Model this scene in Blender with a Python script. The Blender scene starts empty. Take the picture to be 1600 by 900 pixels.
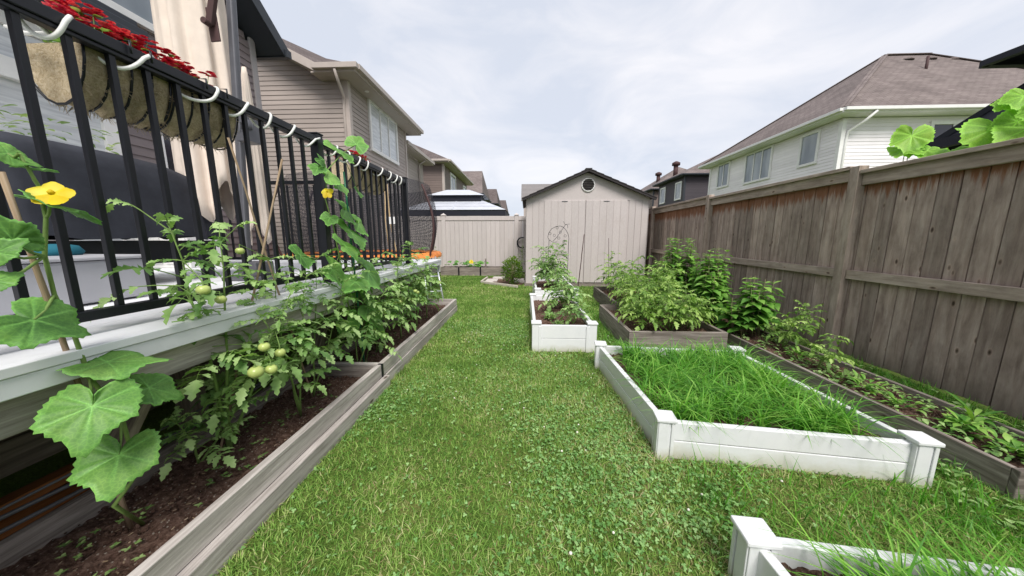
import bpy, math, random
import numpy as np
from mathutils import Vector as V, Matrix
random.seed(7); rng = np.random.default_rng(7)
SC = bpy.context.scene
COL = SC.collection
# ---------------------------------------------------------------- camera
F = 490.0; EYE = V((0, 0, 1.2)); PITCH = math.atan(78 / F); YAW = math.atan(22 / (F / math.cos(PITCH)))
cam = bpy.data.cameras.new('camera'); camo = bpy.data.objects.new('camera', cam); COL.objects.link(camo)
cam.sensor_width = 36; cam.lens = F / 1600 * 36; cam.clip_start = .02; cam.clip_end = 2000
camo.location = EYE; camo.rotation_euler = (math.pi / 2 - PITCH, 0, YAW); SC.camera = camo
# ---------------------------------------------------------------- world
SUN_EL, SUN_AZ = 52, 168      # degrees; azimuth clockwise from +Y
W = bpy.data.worlds.new('World'); SC.world = W; W.use_nodes = True
nt = W.node_tree; nt.nodes.clear(); N = nt.nodes.new; LK = nt.links.new
out = N('ShaderNodeOutputWorld'); sky = N('ShaderNodeTexSky'); sky.sky_type = 'NISHITA'; sky.sun_disc = False
sky.sun_elevation = math.radians(SUN_EL); sky.sun_rotation = math.radians(SUN_AZ)
b1 = N('ShaderNodeBackground'); b1.inputs[1].default_value = .1; LK(sky.outputs[0], b1.inputs[0])
tc = N('ShaderNodeTexCoord'); mp = N('ShaderNodeMapping'); mp.inputs['Scale'].default_value = (1, 1, 2.6)
LK(tc.outputs['Generated'], mp.inputs[0])
n1 = N('ShaderNodeTexNoise'); n1.inputs['Scale'].default_value = 2.9; n1.inputs['Detail'].default_value = 7; n1.inputs['Roughness'].default_value = .55
n1.inputs['Distortion'].default_value = .5
LK(mp.outputs[0], n1.inputs[0])
cr = N('ShaderNodeValToRGB'); cr.color_ramp.elements[0].position = .36; cr.color_ramp.elements[1].position = .66
cr.color_ramp.elements[0].color = (.575, .61, .69, 1); cr.color_ramp.elements[1].color = (.765, .76, .79, 1)
LK(n1.outputs[0], cr.inputs[0])
b2 = N('ShaderNodeBackground'); b2.inputs[1].default_value = 1.0; LK(cr.outputs[0], b2.inputs[0])
mx = N('ShaderNodeMixShader'); mx.inputs[0].default_value = .9
LK(b1.outputs[0], mx.inputs[1]); LK(b2.outputs[0], mx.inputs[2]); LK(mx.outputs[0], out.inputs[0])
sun = bpy.data.lights.new('sun', 'SUN'); sun.energy = 3.0; sun.angle = math.radians(26); sun.color = (1, .96, .9)
so = bpy.data.objects.new('sun', sun); COL.objects.link(so)
so.rotation_euler = (math.radians(90 - SUN_EL), 0, math.radians(180 - SUN_AZ) + math.pi*0)
_az = math.radians(SUN_AZ); _d = V((math.sin(_az) * math.cos(math.radians(SUN_EL)), math.cos(_az) * math.cos(math.radians(SUN_EL)), math.sin(math.radians(SUN_EL))))
so.rotation_euler = _d.to_track_quat('Z', 'Y').to_euler()
SC.view_settings.view_transform = 'Standard'; SC.view_settings.look = 'None'; SC.view_settings.gamma = 1
SC.view_settings.exposure = 0.42
# ---------------------------------------------------------------- helpers
_r = V((math.cos(YAW), math.sin(YAW), 0)); _w = V((-math.sin(YAW) * math.cos(PITCH), math.cos(YAW) * math.cos(PITCH), -math.sin(PITCH))); _u = _r.cross(_w)
def at(x, y, X=None, Y=None, Z=None):
    """point of the place seen at photo position x, y on the plane X=, Y= or Z="""
    d = _r * (x - 800) / F + _u * (450 - y) / F + _w
    t = (X - EYE.x) / d.x if X is not None else (Y - EYE.y) / d.y if Y is not None else (Z - EYE.z) / d.z
    return EYE + d * t
R = random.random
def U(a, b): return a + (b - a) * R()
def P(o, label, cat, group=None, kind=None):
    if label: o['label'] = label
    if cat: o['category'] = cat
    if group: o['group'] = group
    if kind: o['kind'] = kind
    return o
def thing(name, loc, label, cat, group=None):
    o = bpy.data.objects.new(name, None); o.location = loc; o.empty_display_size = .1; COL.objects.link(o)
    return P(o, label, cat, group)
def dup(root, loc, label=None, rz=None):
    r = root.copy(); COL.objects.link(r); r.location = loc
    if rz is not None: r.rotation_euler.z = rz
    if label: r['label'] = label
    for ch in list(root.children):
        c = ch.copy(); COL.objects.link(c); c.parent = r
        for g in list(ch.children):
            d = g.copy(); COL.objects.link(d); d.parent = c
    return r
def wpos(o):
    p = V(o.location)
    while o.parent: o = o.parent; p += V(o.location)
    return p
class MB:
    def __init__(s): s.v = []; s.f = []; s.uv = []; s.r = []; s.vein = {}; s.sm = []
    def face(s, idx, uv=None, r=.5, sm=False):
        s.f.append(tuple(idx)); s.uv.append(uv if uv else [(s.v[i][0], s.v[i][1]) for i in idx]); s.r.append(r); s.sm.append(sm)
    def add(s, *pts):
        n = len(s.v); s.v.extend([tuple(p) for p in pts]); return n
    def poly(s, pts, r=.5, flip=False):
        pts = [V(p) for p in pts]
        if flip: pts = pts[::-1]
        n = s.add(*pts)
        e = pts[1] - pts[0]
        nn = (pts[1] - pts[0]).cross(pts[2] - pts[0]).normalized()
        h = V((0, 0, 1)).cross(nn)
        h = h.normalized() if h.length > .05 else V((1, 0, 0))
        w = nn.cross(h)
        s.face(range(n, n + len(pts)), [(p.dot(h), p.dot(w)) for p in pts], r)
    def beam(s, p0, p1, w, h, up=(0, 0, 1), r=None, taper=1.0):
        """box of length p0-p1; w across, h along up"""
        p0, p1 = V(p0), V(p1); d = p1 - p0; L = d.length; d.normalize()
        up = V(up); sd = d.cross(up)
        if sd.length < 1e-4: sd = d.cross(V((1, 0, 0)))
        sd.normalize(); up = sd.cross(d)
        if r is None: r = R()
        ou, ov = R() * 50, R() * 50
        q = []
        for p, k in ((p0, 1), (p1, taper)):
            for a, b in ((-1, -1), (1, -1), (1, 1), (-1, 1)): q.append(p + sd * (a * w / 2 * k) + up * (b * h / 2 * k))
        n = s.add(*q)
        vs = [0, w, w + h, 2 * w + h, 2 * w + 2 * h]
        for k in range(4):
            a, b = k, (k + 1) % 4
            s.face([n + a, n + b, n + 4 + b, n + 4 + a][::-1], [(ou, ov + vs[k]), (ou, ov + vs[k + 1]), (ou + L, ov + vs[k + 1]), (ou + L, ov + vs[k])][::-1], r)
        s.face([n, n + 1, n + 2, n + 3], [(ou, ov), (ou + w * .2, ov + w), (ou + w * .2, ov + w + h), (ou, ov + h)], r)
        s.face([n + 7, n + 6, n + 5, n + 4], [(ou, ov), (ou + w * .2, ov + w), (ou + w * .2, ov + w + h), (ou, ov + h)], r)
    def box(s, x0, x1, y0, y1, z0, z1, r=None):
        dx, dy, dz = x1 - x0, y1 - y0, z1 - z0; cx, cy, cz = (x0 + x1) / 2, (y0 + y1) / 2, (z0 + z1) / 2
        if dx >= dy and dx >= dz: s.beam((x0, cy, cz), (x1, cy, cz), dy, dz, (0, 0, 1), r)
        elif dy >= dz: s.beam((cx, y0, cz), (cx, y1, cz), dx, dz, (0, 0, 1), r)
        else: s.beam((cx, cy, z0), (cx, cy, z1), dx, dy, (0, 1, 0), r)
    def tube(s, pts, rad, n=8, r=.5, cap=True):
        pts = [V(p) for p in pts]
        if not isinstance(rad, (list, tuple)): rad = [rad] * len(pts)
        rings = []; prev = None; L = 0
        for i, p in enumerate(pts):
            t = (pts[min(i + 1, len(pts) - 1)] - pts[max(i - 1, 0)]).normalized()
            a = prev if prev is not None else (V((0, 0, 1)) if abs(t.z) < .9 else V((1, 0, 0)))
            a = (a - t * a.dot(t)).normalized(); b = t.cross(a); prev = a
            if i: L += (p - pts[i - 1]).length
            k = s.add(*[p + (a * math.cos(2 * math.pi * j / n) + b * math.sin(2 * math.pi * j / n)) * rad[i] for j in range(n)])
            rings.append((k, L))
        for (k0, l0), (k1, l1) in zip(rings, rings[1:]):
            for j in range(n):
                j2 = (j + 1) % n
                s.face([k0 + j, k0 + j2, k1 + j2, k1 + j], [(l0, j * .02), (l0, j * .02 + .02), (l1, j * .02 + .02), (l1, j * .02)], r, True)
        if cap:
            k = rings[0][0]; s.face([k + j for j in range(n)][::-1], None, r); k = rings[-1][0]; s.face([k + j for j in range(n)], None, r)
    def lathe(s, c, prof, n=16, r=.5, bump=None, sx=1, sy=1):
        c = V(c); ks = []
        for rr, z in prof:
            ks.append(s.add(*[c + V((math.cos(2 * math.pi * j / n) * rr * sx * (bump(j) if bump else 1), math.sin(2 * math.pi * j / n) * rr * sy * (bump(j) if bump else 1), z)) for j in range(n)]))
        for a, b in zip(ks, ks[1:]):
            for j in range(n):
                j2 = (j + 1) % n; s.face([a + j, a + j2, b + j2, b + j], None, r, True)
        s.face([ks[0] + j for j in range(n)][::-1], None, r); s.face([ks[-1] + j for j in range(n)], None, r)
    def build(s, name, m, parent=None, org=None, bevel=0, label=None, cat=None, group=None, kind=None):
        o3 = wpos(parent) if parent else V(org) if org is not None else V((0, 0, 0))
        me = bpy.data.meshes.new(name)
        me.from_pydata([(a[0] - o3.x, a[1] - o3.y, a[2] - o3.z) for a in s.v], [], s.f)
        uvl = me.uv_layers.new(name='UVMap'); flat = [c for fu in s.uv for u in fu for c in u]
        uvl.data.foreach_set('uv', flat)
        at_ = me.attributes.new('rnd', 'FLOAT', 'FACE'); at_.data.foreach_set('value', s.r)
        if s.vein:
            ve = me.attributes.new('vein', 'FLOAT', 'POINT'); a = np.zeros(len(s.v)); a[list(s.vein.keys())] = list(s.vein.values()); ve.data.foreach_set('value', a)
        me.polygons.foreach_set('use_smooth', s.sm)
        me.materials.append(m); me.update()
        o = bpy.data.objects.new(name, me); COL.objects.link(o)
        if parent: o.parent = parent
        else: o.location = o3
        if bevel:
            bv = o.modifiers.new('bevel', 'BEVEL'); bv.width = bevel; bv.segments = 2; bv.limit_method = 'ANGLE'
        return P(o, label, cat, group, kind)
# ---------------------------------------------------------------- materials
class NT:
    def __init__(s, name):
        s.m = bpy.data.materials.new(name); s.m.use_nodes = True; s.t = s.m.node_tree; s.t.nodes.clear()
        s.out = s.t.nodes.new('ShaderNodeOutputMaterial'); s.b = s.t.nodes.new('ShaderNodeBsdfPrincipled'); s.l(s.b.outputs[0], s.out.inputs[0])
    def n(s, k, **kw):
        n = s.t.nodes.new('ShaderNode' + k)
        for a, b in kw.items(): setattr(n, a, b)
        return n
    def l(s, a, b): s.t.links.new(a, b)
    def coord(s, kind, scale=(1, 1, 1)):
        c = s.n('TexCoord'); m = s.n('Mapping'); m.inputs['Scale'].default_value = scale
        s.l(c.outputs[kind], m.inputs[0]); return m.outputs[0]
    def noise(s, co, sc, det=4, ro=.55, dist=0):
        n = s.n('TexNoise'); s.l(co, n.inputs[0]); n.inputs['Scale'].default_value = sc; n.inputs['Detail'].default_value = det
        n.inputs['Roughness'].default_value = ro; n.inputs['Distortion'].default_value = dist; return n.outputs[0]
    def ramp(s, fac, stops):
        r = s.n('ValToRGB'); e = r.color_ramp.elements
        while len(e) < len(stops): e.new(.5)
        for i, (p, c) in enumerate(stops): e[i].position = p; e[i].color = (*c, 1) if len(c) == 3 else c
        s.l(fac, r.inputs[0]); return r.outputs[0]
    def mix(s, a, b, f, mode='MIX'):
        m = s.n('MixRGB', blend_type=mode)
        for i, x in ((1, a), (2, b)):
            if isinstance(x, tuple): m.inputs[i].default_value = (*x, 1)
            else: s.l(x, m.inputs[i])
        if isinstance(f, (int, float)): m.inputs[0].default_value = f
        else: s.l(f, m.inputs[0])
        return m.outputs[0]
    def attr(s, name):
        a = s.n('Attribute'); a.attribute_name = name; return a.outputs['Fac']
    def rng(s, f, a, b, c, d):
        m = s.n('MapRange'); s.l(f, m.inputs[0])
        for i, x in enumerate((a, b, c, d)): m.inputs[i + 1].default_value = x
        return m.outputs[0]
    def vary(s, col, lo, hi):
        g = s.rng(s.attr('rnd'), 0, 1, lo, hi)
        c = s.n('CombineColor'); [s.l(g, c.inputs[i]) for i in range(3)]
        return s.mix(col, c.outputs[0], 1, 'MULTIPLY')
    def fin(s, col, rough=.7, spec=.3, bump=None, bs=.3, bd=.01):
        if isinstance(col, tuple): s.b.inputs['Base Color'].default_value = (*col, 1)
        else: s.l(col, s.b.inputs['Base Color'])
        if isinstance(rough, (int, float)): s.b.inputs['Roughness'].default_value = rough
        else: s.l(rough, s.b.inputs['Roughness'])
        s.b.inputs['Specular IOR Level'].default_value = spec
        if bump is not None:
            bn = s.n('Bump'); bn.inputs['Strength'].default_value = bs; bn.inputs['Distance'].default_value = bd
            s.l(bump, bn.inputs['Height']); s.l(bn.outputs[0], s.b.inputs['Normal'])
        return s.m
def m_wood(name, dark, mid, light, knots=True, stain=None, lo=.75, hi=1.2, rough=.85):
    k = NT(name)
    co = k.coord('UV', (1.3, 22, 1)); g = k.noise(co, 2.2, 8, .62, .6)
    co2 = k.coord('UV', (.5, 3.5, 1)); g2 = k.noise(co2, 1.6, 4)
    c = k.ramp(g, [(.3, dark), (.5, mid), (.72, light)])
    c = k.mix(c, k.ramp(g2, [(.35, (.62, .6, .58)), (.65, (1.1, 1.08, 1.06))]), .8, 'MULTIPLY')
    fine = k.noise(k.coord('UV', (6, 160, 1)), 3, 4, .7)
    c = k.mix(c, k.ramp(fine, [(.34, (.6, .58, .56)), (.5, (1, 1, 1))]), .55, 'MULTIPLY')
    if knots:
        vo = k.n('TexVoronoi'); k.l(k.coord('UV', (2.6, 6.5, 1)), vo.inputs[0]); vo.inputs['Scale'].default_value = 1
        c = k.mix(c, k.ramp(vo.outputs['Distance'], [(.045, (.13, .1, .08)), (.075, (.7, .66, .6)), (.12, (1, 1, 1))]), .85, 'MULTIPLY')
    c = k.vary(c, lo, hi)
    if stain:                       # reddish weather stain below the cap rail
        sep = k.n('SeparateXYZ'); k.l(k.coord('Object'), sep.inputs[0])
        nz = k.noise(k.coord('UV', (.5, 9, 1)), 1.5, 4)
        ad = k.n('Math', operation='MULTIPLY_ADD'); k.l(nz, ad.inputs[0]); ad.inputs[1].default_value = .34; k.l(sep.outputs[2], ad.inputs[2])
        f = k.rng(ad.outputs[0], stain + .12, stain + .24, 0, .9)
        c = k.mix(c, (.16, .055, .022), f)
    return k.fin(c, rough, .2, g, .5, .004)
def m_plain(name, col, rough=.5, spec=.4, var=.06, sc=6, bump=.05, metal=0, dirt=None):
    k = NT(name); co = k.coord('Object')
    g = k.noise(co, sc, 5, .6)
    a = tuple(x * (1 - var) for x in col); b = tuple(min(1, x * (1 + var)) for x in col)
    c = k.ramp(g, [(.3, a), (.7, b)])
    c = k.vary(c, .93, 1.05)
    if dirt:
        c = k.mix(c, dirt, k.rng(k.noise(co, 2.3, 8, .75), .52, .75, 0, .35))
    k.b.inputs['Metallic'].default_value = metal
    return k.fin(c, k.rng(g, .2, .8, rough * .85, min(1, rough * 1.15)), spec, k.noise(co, 60, 3), bump, .002)
def m_leaf(name, d, m_, l, trans=.3, rough=.5, vein=False, lo=.7, hi=1.3, sc=14, edge=None):
    k = NT(name); co = k.coord('Object'); g = k.noise(co, sc, 3)
    r = k.attr('rnd')
    ad = k.n('Math', operation='ADD'); k.l(g, ad.inputs[0]); k.l(k.rng(r, 0, 1, -.3, .3), ad.inputs[1])
    c = k.ramp(ad.outputs[0], [(.25, d), (.5, m_), (.8, l)])
    if vein:
        c = k.mix(c, tuple(min(1, x * 2.1 + .04) for x in m_), k.rng(k.attr('vein'), 0, 1, 0, .65))
        fine = k.n('TexVoronoi'); fine.feature = 'DISTANCE_TO_EDGE'; k.l(k.coord('Object'), fine.inputs[0]); fine.inputs['Scale'].default_value = 95
        c = k.mix(c, k.ramp(fine.outputs[0], [(.0, (1.3, 1.25, 1.1)), (.08, (1, 1, 1)), (.5, (.78, .84, .78))]), .9, 'MULTIPLY')
    k.fin(c, rough, .35, k.noise(co, 120, 2), .15, .002)
    t = k.n('BsdfTranslucent'); k.l(k.mix(c, (1.0, 1.25, .5), 1, 'MULTIPLY'), t.inputs[0])
    mxx = k.n('MixShader'); mxx.inputs[0].default_value = trans
    k.l(k.b.outputs[0], mxx.inputs[1]); k.l(t.outputs[0], mxx.inputs[2]); k.l(mxx.outputs[0], k.out.inputs[0])
    return k.m
def m_siding(name, col, var=.08):
    k = NT(name); g = k.noise(k.coord('UV', (.8, 30, 1)), 3, 5, .6); g2 = k.noise(k.coord('Object'), .8, 3)
    c = k.ramp(g, [(.3, tuple(x * (1 - var) for x in col)), (.7, tuple(x * (1 + var) for x in col))])
    c = k.mix(c, k.ramp(g2, [(.3, (.88, .88, .88)), (.7, (1.06, 1.06, 1.06))]), .8, 'MULTIPLY')
    return k.fin(k.vary(c, .92, 1.06), .6, .3, g, .2, .002)
def m_roof(name, a, b):
    k = NT(name); br = k.n('TexBrick'); k.l(k.coord('UV'), br.inputs[0]); br.inputs['Scale'].default_value = 1
    br.inputs['Brick Width'].default_value = .3; br.inputs['Row Height'].default_value = .145; br.inputs['Mortar Size'].default_value = .008
    br.inputs['Color1'].default_value = (*a, 1); br.inputs['Color2'].default_value = (*b, 1); br.inputs['Mortar'].default_value = tuple(x * .45 for x in a) + (1,)
    g = k.noise(k.coord('Object'), 40, 6, .7)
    c = k.mix(br.outputs[0], k.ramp(g, [(.3, (.7, .7, .7)), (.7, (1.3, 1.3, 1.3))]), .8, 'MULTIPLY')
    c = k.mix(c, k.ramp(k.noise(k.coord('Object'), .9, 4), [(.35, (.85, .85, .85)), (.65, (1.1, 1.1, 1.1))]), 1, 'MULTIPLY')
    return k.fin(c, .95, .15, br.outputs['Fac'], -.3, .008)
M = {}
M['bedwood'] = m_wood('weathered_grey_lumber', (.29, .26, .24), (.49, .455, .43), (.66, .62, .59), lo=.85, hi=1.12)
M['oldwood'] = m_wood('old_bed_lumber', (.12, .10, .088), (.24, .21, .19), (.38, .345, .32), lo=.8, hi=1.2)
M['deckwood'] = m_wood('aged_deck_framing', (.12, .1, .078), (.24, .205, .165), (.37, .33, .275), lo=.75, hi=1.2)
M['orangewood'] = m_wood('orange_stained_lumber', (.12, .04, .012), (.25, .095, .03), (.34, .14, .05))
def m_fence(name, cols, stain=None, lo=.75, hi=1.2):
    k = NT(name); g = k.noise(k.coord('UV', (1.1, 11, 1)), 2, 7, .6, .5); bl = k.noise(k.coord('UV', (2.2, 5, 1)), 2.2, 6, .65)
    c = k.ramp(g, [(.28, cols[0]), (.5, cols[1]), (.74, cols[2])])
    c = k.mix(c, k.ramp(bl, [(.3, (.66, .64, .64)), (.5, (1, 1, 1)), (.72, (1.22, 1.2, 1.2))]), .85, 'MULTIPLY')
    fine = k.noise(k.coord('UV', (4, 120, 1)), 3, 4, .7); c = k.mix(c, k.ramp(fine, [(.34, (.7, .69, .68)), (.5, (1, 1, 1))]), .4, 'MULTIPLY')
    vo = k.n('TexVoronoi'); k.l(k.coord('UV', (4.2, 9.5, 1)), vo.inputs[0]); vo.inputs['Scale'].default_value = 1
    c = k.mix(c, k.ramp(vo.outputs['Distance'], [(.05, (.12, .09, .08)), (.085, (.62, .56, .52)), (.12, (1.15, 1.12, 1.1)), (.17, (1, 1, 1))]), .9, 'MULTIPLY')
    c = k.vary(c, lo, hi)
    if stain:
        sep = k.n('SeparateXYZ'); k.l(k.coord('Object'), sep.inputs[0]); nz = k.noise(k.coord('UV', (.8, 14, 1)), 1.5, 5, .7)
        ad = k.n('Math', operation='MULTIPLY_ADD'); k.l(nz, ad.inputs[0]); ad.inputs[1].default_value = .5; k.l(sep.outputs[2], ad.inputs[2])
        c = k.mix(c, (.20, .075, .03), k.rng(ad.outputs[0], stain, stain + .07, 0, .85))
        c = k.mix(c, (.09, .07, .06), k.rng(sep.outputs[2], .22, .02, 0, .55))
    return k.fin(c, .85, .2, g, .5, .004)
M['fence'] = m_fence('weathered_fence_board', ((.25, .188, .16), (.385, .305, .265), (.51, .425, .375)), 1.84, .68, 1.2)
M['fencerail'] = m_fence('weathered_fence_rail', ((.26, .205, .17), (.41, .335, .285), (.54, .46, .40)), None, .9, 1.12)
M['bamboo'] = m_wood('bamboo_cane', (.2, .14, .08), (.36, .27, .18), (.5, .4, .3), knots=False)
k = NT('white_vinyl'); co = k.coord('Object'); g = k.noise(co, 5, 6, .65); sp_ = k.n('SeparateXYZ'); geo_ = k.n('NewGeometry'); k.l(geo_.outputs['Position'], sp_.inputs[0])
ad_ = k.n('Math', operation='MULTIPLY_ADD'); k.l(g, ad_.inputs[0]); ad_.inputs[1].default_value = -.16; k.l(sp_.outputs[2], ad_.inputs[2])
c = k.mix(k.ramp(g, [(.3, (.70, .71, .73)), (.7, (.77, .77, .78))]), (.42, .40, .28), k.rng(ad_.outputs[0], .0, -.075, 0, .75))
c = k.mix(c, (.5, .53, .47), k.rng(k.noise(k.coord('Object', (1, 1, .4)), 9, 8, .75), .56, .78, 0, .45))
M['white'] = k.fin(k.vary(c, .93, 1.03), .42, .45, k.noise(co, 60, 3), .03, .002)
M['deckboard'] = m_plain('white_grey_decking', (.76, .77, .80), .5, .4, .06, 5, .1, dirt=(.38, .38, .38))
M['black'] = m_plain('black_powder_coat', (.006, .007, .011), .4, .4, .2, 8)
M['darkmetal'] = m_plain('grey_painted_metal', (.115, .115, .13), .4, .5, .08, 8, metal=.2)
M['cord'] = m_plain('white_rope_light', (.75, .75, .72), .45)
M['coir'] = NT('coconut_coir'); k = M['coir']; co = k.coord('Object'); g = k.noise(co, 55, 8, .8, 2)
M['coir'] = k.fin(k.mix(k.ramp(g, [(.3, (.3, .21, .12)), (.48, (.6, .48, .31)), (.66, (.8, .69, .52))]), k.ramp(k.noise(co, 9, 4), [(.35, (.6, .6, .6)), (.6, (1.1, 1.1, 1.1))]), .8, 'MULTIPLY'), .95, .1, g, 1, .012)
M['canvas'] = m_plain('beige_canvas', (.74, .64, .56), .9, .1, .07, 9, .2)
M['cover'] = m_plain('charcoal_cover_fabric', (.045, .048, .06), .85, .12, .25, 5, .4)
M['box'] = m_plain('grey_storage_plastic', (.42, .42, .45), .5, .4, .05)
M['teal'] = m_plain('teal_fabric', (.01, .12, .17), .8)
M['orange'] = m_plain('faded_orange_vinyl', (.75, .25, .06), .6, .3, .3, 9)
M['alu'] = m_plain('bare_aluminium', (.6, .63, .66), .35, .5, .05, 8, metal=.6)
M['rust'] = m_plain('rusty_brown_pole', (.07, .035, .035), .7)
M['hose'] = m_plain('tan_rubber_hose', (.5, .36, .2), .5)
M['siding_h1'] = m_siding('dark_taupe_siding', (.21, .175, .178))
M['siding_h2'] = m_siding('taupe_siding', (.385, .33, .30))
M['siding_h3'] = m_siding('brown_siding', (.2, .155, .14))
M['siding_w'] = m_siding('white_siding', (.86, .82, .85), .03)
M['siding_d'] = m_siding('charcoal_siding', (.065, .055, .065))
M['trim_w'] = m_plain('white_trim', (.78, .77, .76), .45)
M['trim_t'] = m_plain('taupe_trim', (.46, .40, .365), .5)
M['trim_h1'] = m_plain('grey_trim', (.3, .28, .28), .5)
M['trim_d'] = m_plain('dark_trim', (.03, .035, .045), .5)
M['roof_t'] = m_roof('taupe_shingles', (.165, .135, .13), (.215, .18, .17))
M['roof_g'] = m_roof('grey_brown_shingles', (.105, .085, .082), (.15, .125, .12))
M['shed'] = NT('beige_shed_resin'); k = M['shed']; g = k.noise(k.coord('Object', (1, 1, .35)), 70, 4, .7)
M['shed'] = k.fin(k.mix(k.vary(k.ramp(g, [(.3, (.47, .425, .415)), (.7, (.55, .50, .49))]), .96, 1.04), (.36, .3, .26), k.rng(k.noise(k.coord('Object'), 1.6, 6, .7), .55, .8, 0, .4)), .6, .3, g, .25, .003)
M['shedroof'] = m_plain('dark_brown_resin', (.035, .03, .032), .7, .3)
M['vinyl'] = NT('taupe_vinyl_fence'); k = M['vinyl']; g = k.noise(k.coord('Object', (1, 1, .1)), 30, 4, .7)
M['vinyl'] = k.fin(k.vary(k.ramp(g, [(.3, (.5, .455, .44)), (.7, (.57, .52, .505))]), .95, 1.05), .55, .35, g, .1, .002)
M['gazroof'] = m_plain('pale_grey_metal_roof', (.52, .54, .6), .4, .5, .08, 3)
M['gazdark'] = m_plain('navy_black_metal', (.01, .012, .022), .6)
M['stone'] = m_plain('pale_paving_stone', (.55, .5, .47), .8, .2, .2, 20, .5)
M['concrete'] = m_plain('concrete_edging', (.5, .46, .4), .9, .1, .15, 20, .4)
M['yellow'] = m_leaf('yellow_petal', (.72, .5, .01), (.86, .66, .02), (.95, .8, .1), .35)
M['red'] = m_leaf('red_petal', (.45, .01, .05), (.7, .025, .10), (.88, .12, .2), .25, sc=60)
M['stem'] = m_plain('green_stem', (.17, .27, .07), .6, .3, .2, 20)
M['stemd'] = m_plain('brown_green_stem', (.17, .16, .08), .7, .3, .2, 20)
M['greenstake'] = m_plain('green_coated_stake', (.01, .14, .07), .4, .5)
M['tomato'] = m_plain('unripe_tomato', (.42, .5, .15), .3, .5, .12, 12, .02)
M['tomleaf'] = m_leaf('tomato_leaf', (.12, .24, .065), (.26, .42, .13), (.44, .6, .25), .3)
M['tomleaf2'] = m_leaf('tomato_leaf_yellowish', (.11, .22, .035), (.23, .38, .075), (.42, .57, .17), .3)
M['cucleaf'] = m_leaf('cucumber_leaf', (.07, .19, .04), (.135, .31, .065), (.25, .44, .11), .3, vein=True, sc=9)
M['vineleaf'] = m_leaf('squash_leaf', (.15, .33, .04), (.24, .46, .06), (.36, .56, .1), .4, vein=True, sc=9)
M['shrubleaf'] = m_leaf('shrub_leaf', (.07, .2, .03), (.16, .35, .055), (.34, .53, .12), .3)
M['bushleaf'] = m_leaf('bush_leaf', (.07, .15, .018), (.14, .25, .03), (.27, .38, .06), .3)
M['seedling'] = m_leaf('seedling_leaf', (.1, .19, .05), (.19, .3, .09), (.3, .41, .16), .3)
M['palegreen'] = m_leaf('pale_shrub_leaf', (.13, .2, .08), (.25, .33, .15), (.4, .46, .25), .3)
M['longgrass'] = m_leaf('long_green_blades', (.06, .21, .02), (.13, .37, .035), (.30, .54, .10), .35, sc=5)
def m_lawn(name, green):
    k = NT(name); geo = k.n('NewGeometry'); pos = geo.outputs['Position']
    g = k.noise(pos, 2.6, 5, .6); r = k.attr('rnd')
    a = k.n('Math', operation='ADD'); k.l(k.rng(g, .3, .7, -.22, .22), a.inputs[0]); k.l(r, a.inputs[1])
    c = k.ramp(a.outputs[0], green)
    k.fin(c, .6, .25)
    t = k.n('BsdfTranslucent'); k.l(c, t.inputs[0]); mm = k.n('MixShader'); mm.inputs[0].default_value = .3
    k.l(k.b.outputs[0], mm.inputs[1]); k.l(t.outputs[0], mm.inputs[2]); k.l(mm.outputs[0], k.out.inputs[0]); return k.m
M['lawn'] = m_lawn('lawn_blades', [(-.0, (.075, .18, .028)), (.3, (.165, .33, .052)), (.6, (.33, .49, .115)), (.8, (.52, .54, .24)), (1, (.72, .62, .40))])
M['clover'] = m_lawn('clover_leaves', [(0, (.11, .26, .06)), (.5, (.21, .40, .12)), (1, (.36, .56, .22))])
M['straw'] = m_lawn('dry_thatch', [(0, (.2, .17, .06)), (.5, (.32, .27, .11)), (1, (.46, .38, .2))])
M['petalwhite'] = m_plain('white_clover_bloom', (.72, .68, .6), .8)
k = NT('ground_soil_turf'); co = k.coord('Object'); g = k.noise(co, 3, 6, .6); g2 = k.noise(co, 90, 4, .7)
c = k.ramp(g, [(.3, (.07, .125, .025)), (.55, (.12, .18, .04)), (.75, (.19, .19, .07))])
M['ground'] = k.fin(k.mix(c, k.ramp(g2, [(.35, (.45, .45, .4)), (.65, (1.25, 1.25, 1.1))]), .9, 'MULTIPLY'), .95, .1, g2, .6, .02)
k = NT('dark_soil'); co = k.coord('Object'); g2 = k.noise(co, 45, 8, .78); vo = k.n('TexVoronoi'); k.l(co, vo.inputs[0]); vo.inputs['Scale'].default_value = 55
c = k.ramp(g2, [(.3, (.035, .02, .015)), (.48, (.13, .075, .056)), (.66, (.29, .19, .15))])
c = k.mix(c, (.5, .44, .37), k.rng(vo.outputs['Distance'], .2, .13, 0, .75))
M['soil'] = k.fin(c, .95, .1, g2, 1, .03)
k = NT('window_glass'); M['glass'] = k.fin(k.ramp(k.noise(k.coord('Object', (1, 1, .3)), 1.5, 2), [(.4, (.14, .17, .2)), (.6, (.3, .33, .36))]), .06, .9)
k = NT('window_glass_blind'); M['glassb'] = k.fin(k.ramp(k.noise(k.coord('Object', (1, 1, 14)), 2, 2), [(.4, (.5, .52, .55)), (.6, (.66, .68, .7))]), .1, .8)
k = NT('dark_window_glass'); M['glassd'] = k.fin((.02, .018, .03), .08, .7)
k = NT('black_net'); M['net'] = k.m
tr = k.n('BsdfTransparent'); k.fin((.035, .035, .045), .8, .1); mm = k.n('MixShader')
co = k.coord('UV', (60, 60, 1)); sp = k.n('SeparateXYZ'); k.l(co, sp.inputs[0])
fr = []
for i in range(2):
    f_ = k.n('Math', operation='FRACT'); k.l(sp.outputs[i], f_.inputs[0]); g_ = k.n('Math', operation='LESS_THAN'); k.l(f_.outputs[0], g_.inputs[0]); g_.inputs[1].default_value = .3; fr.append(g_)
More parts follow.
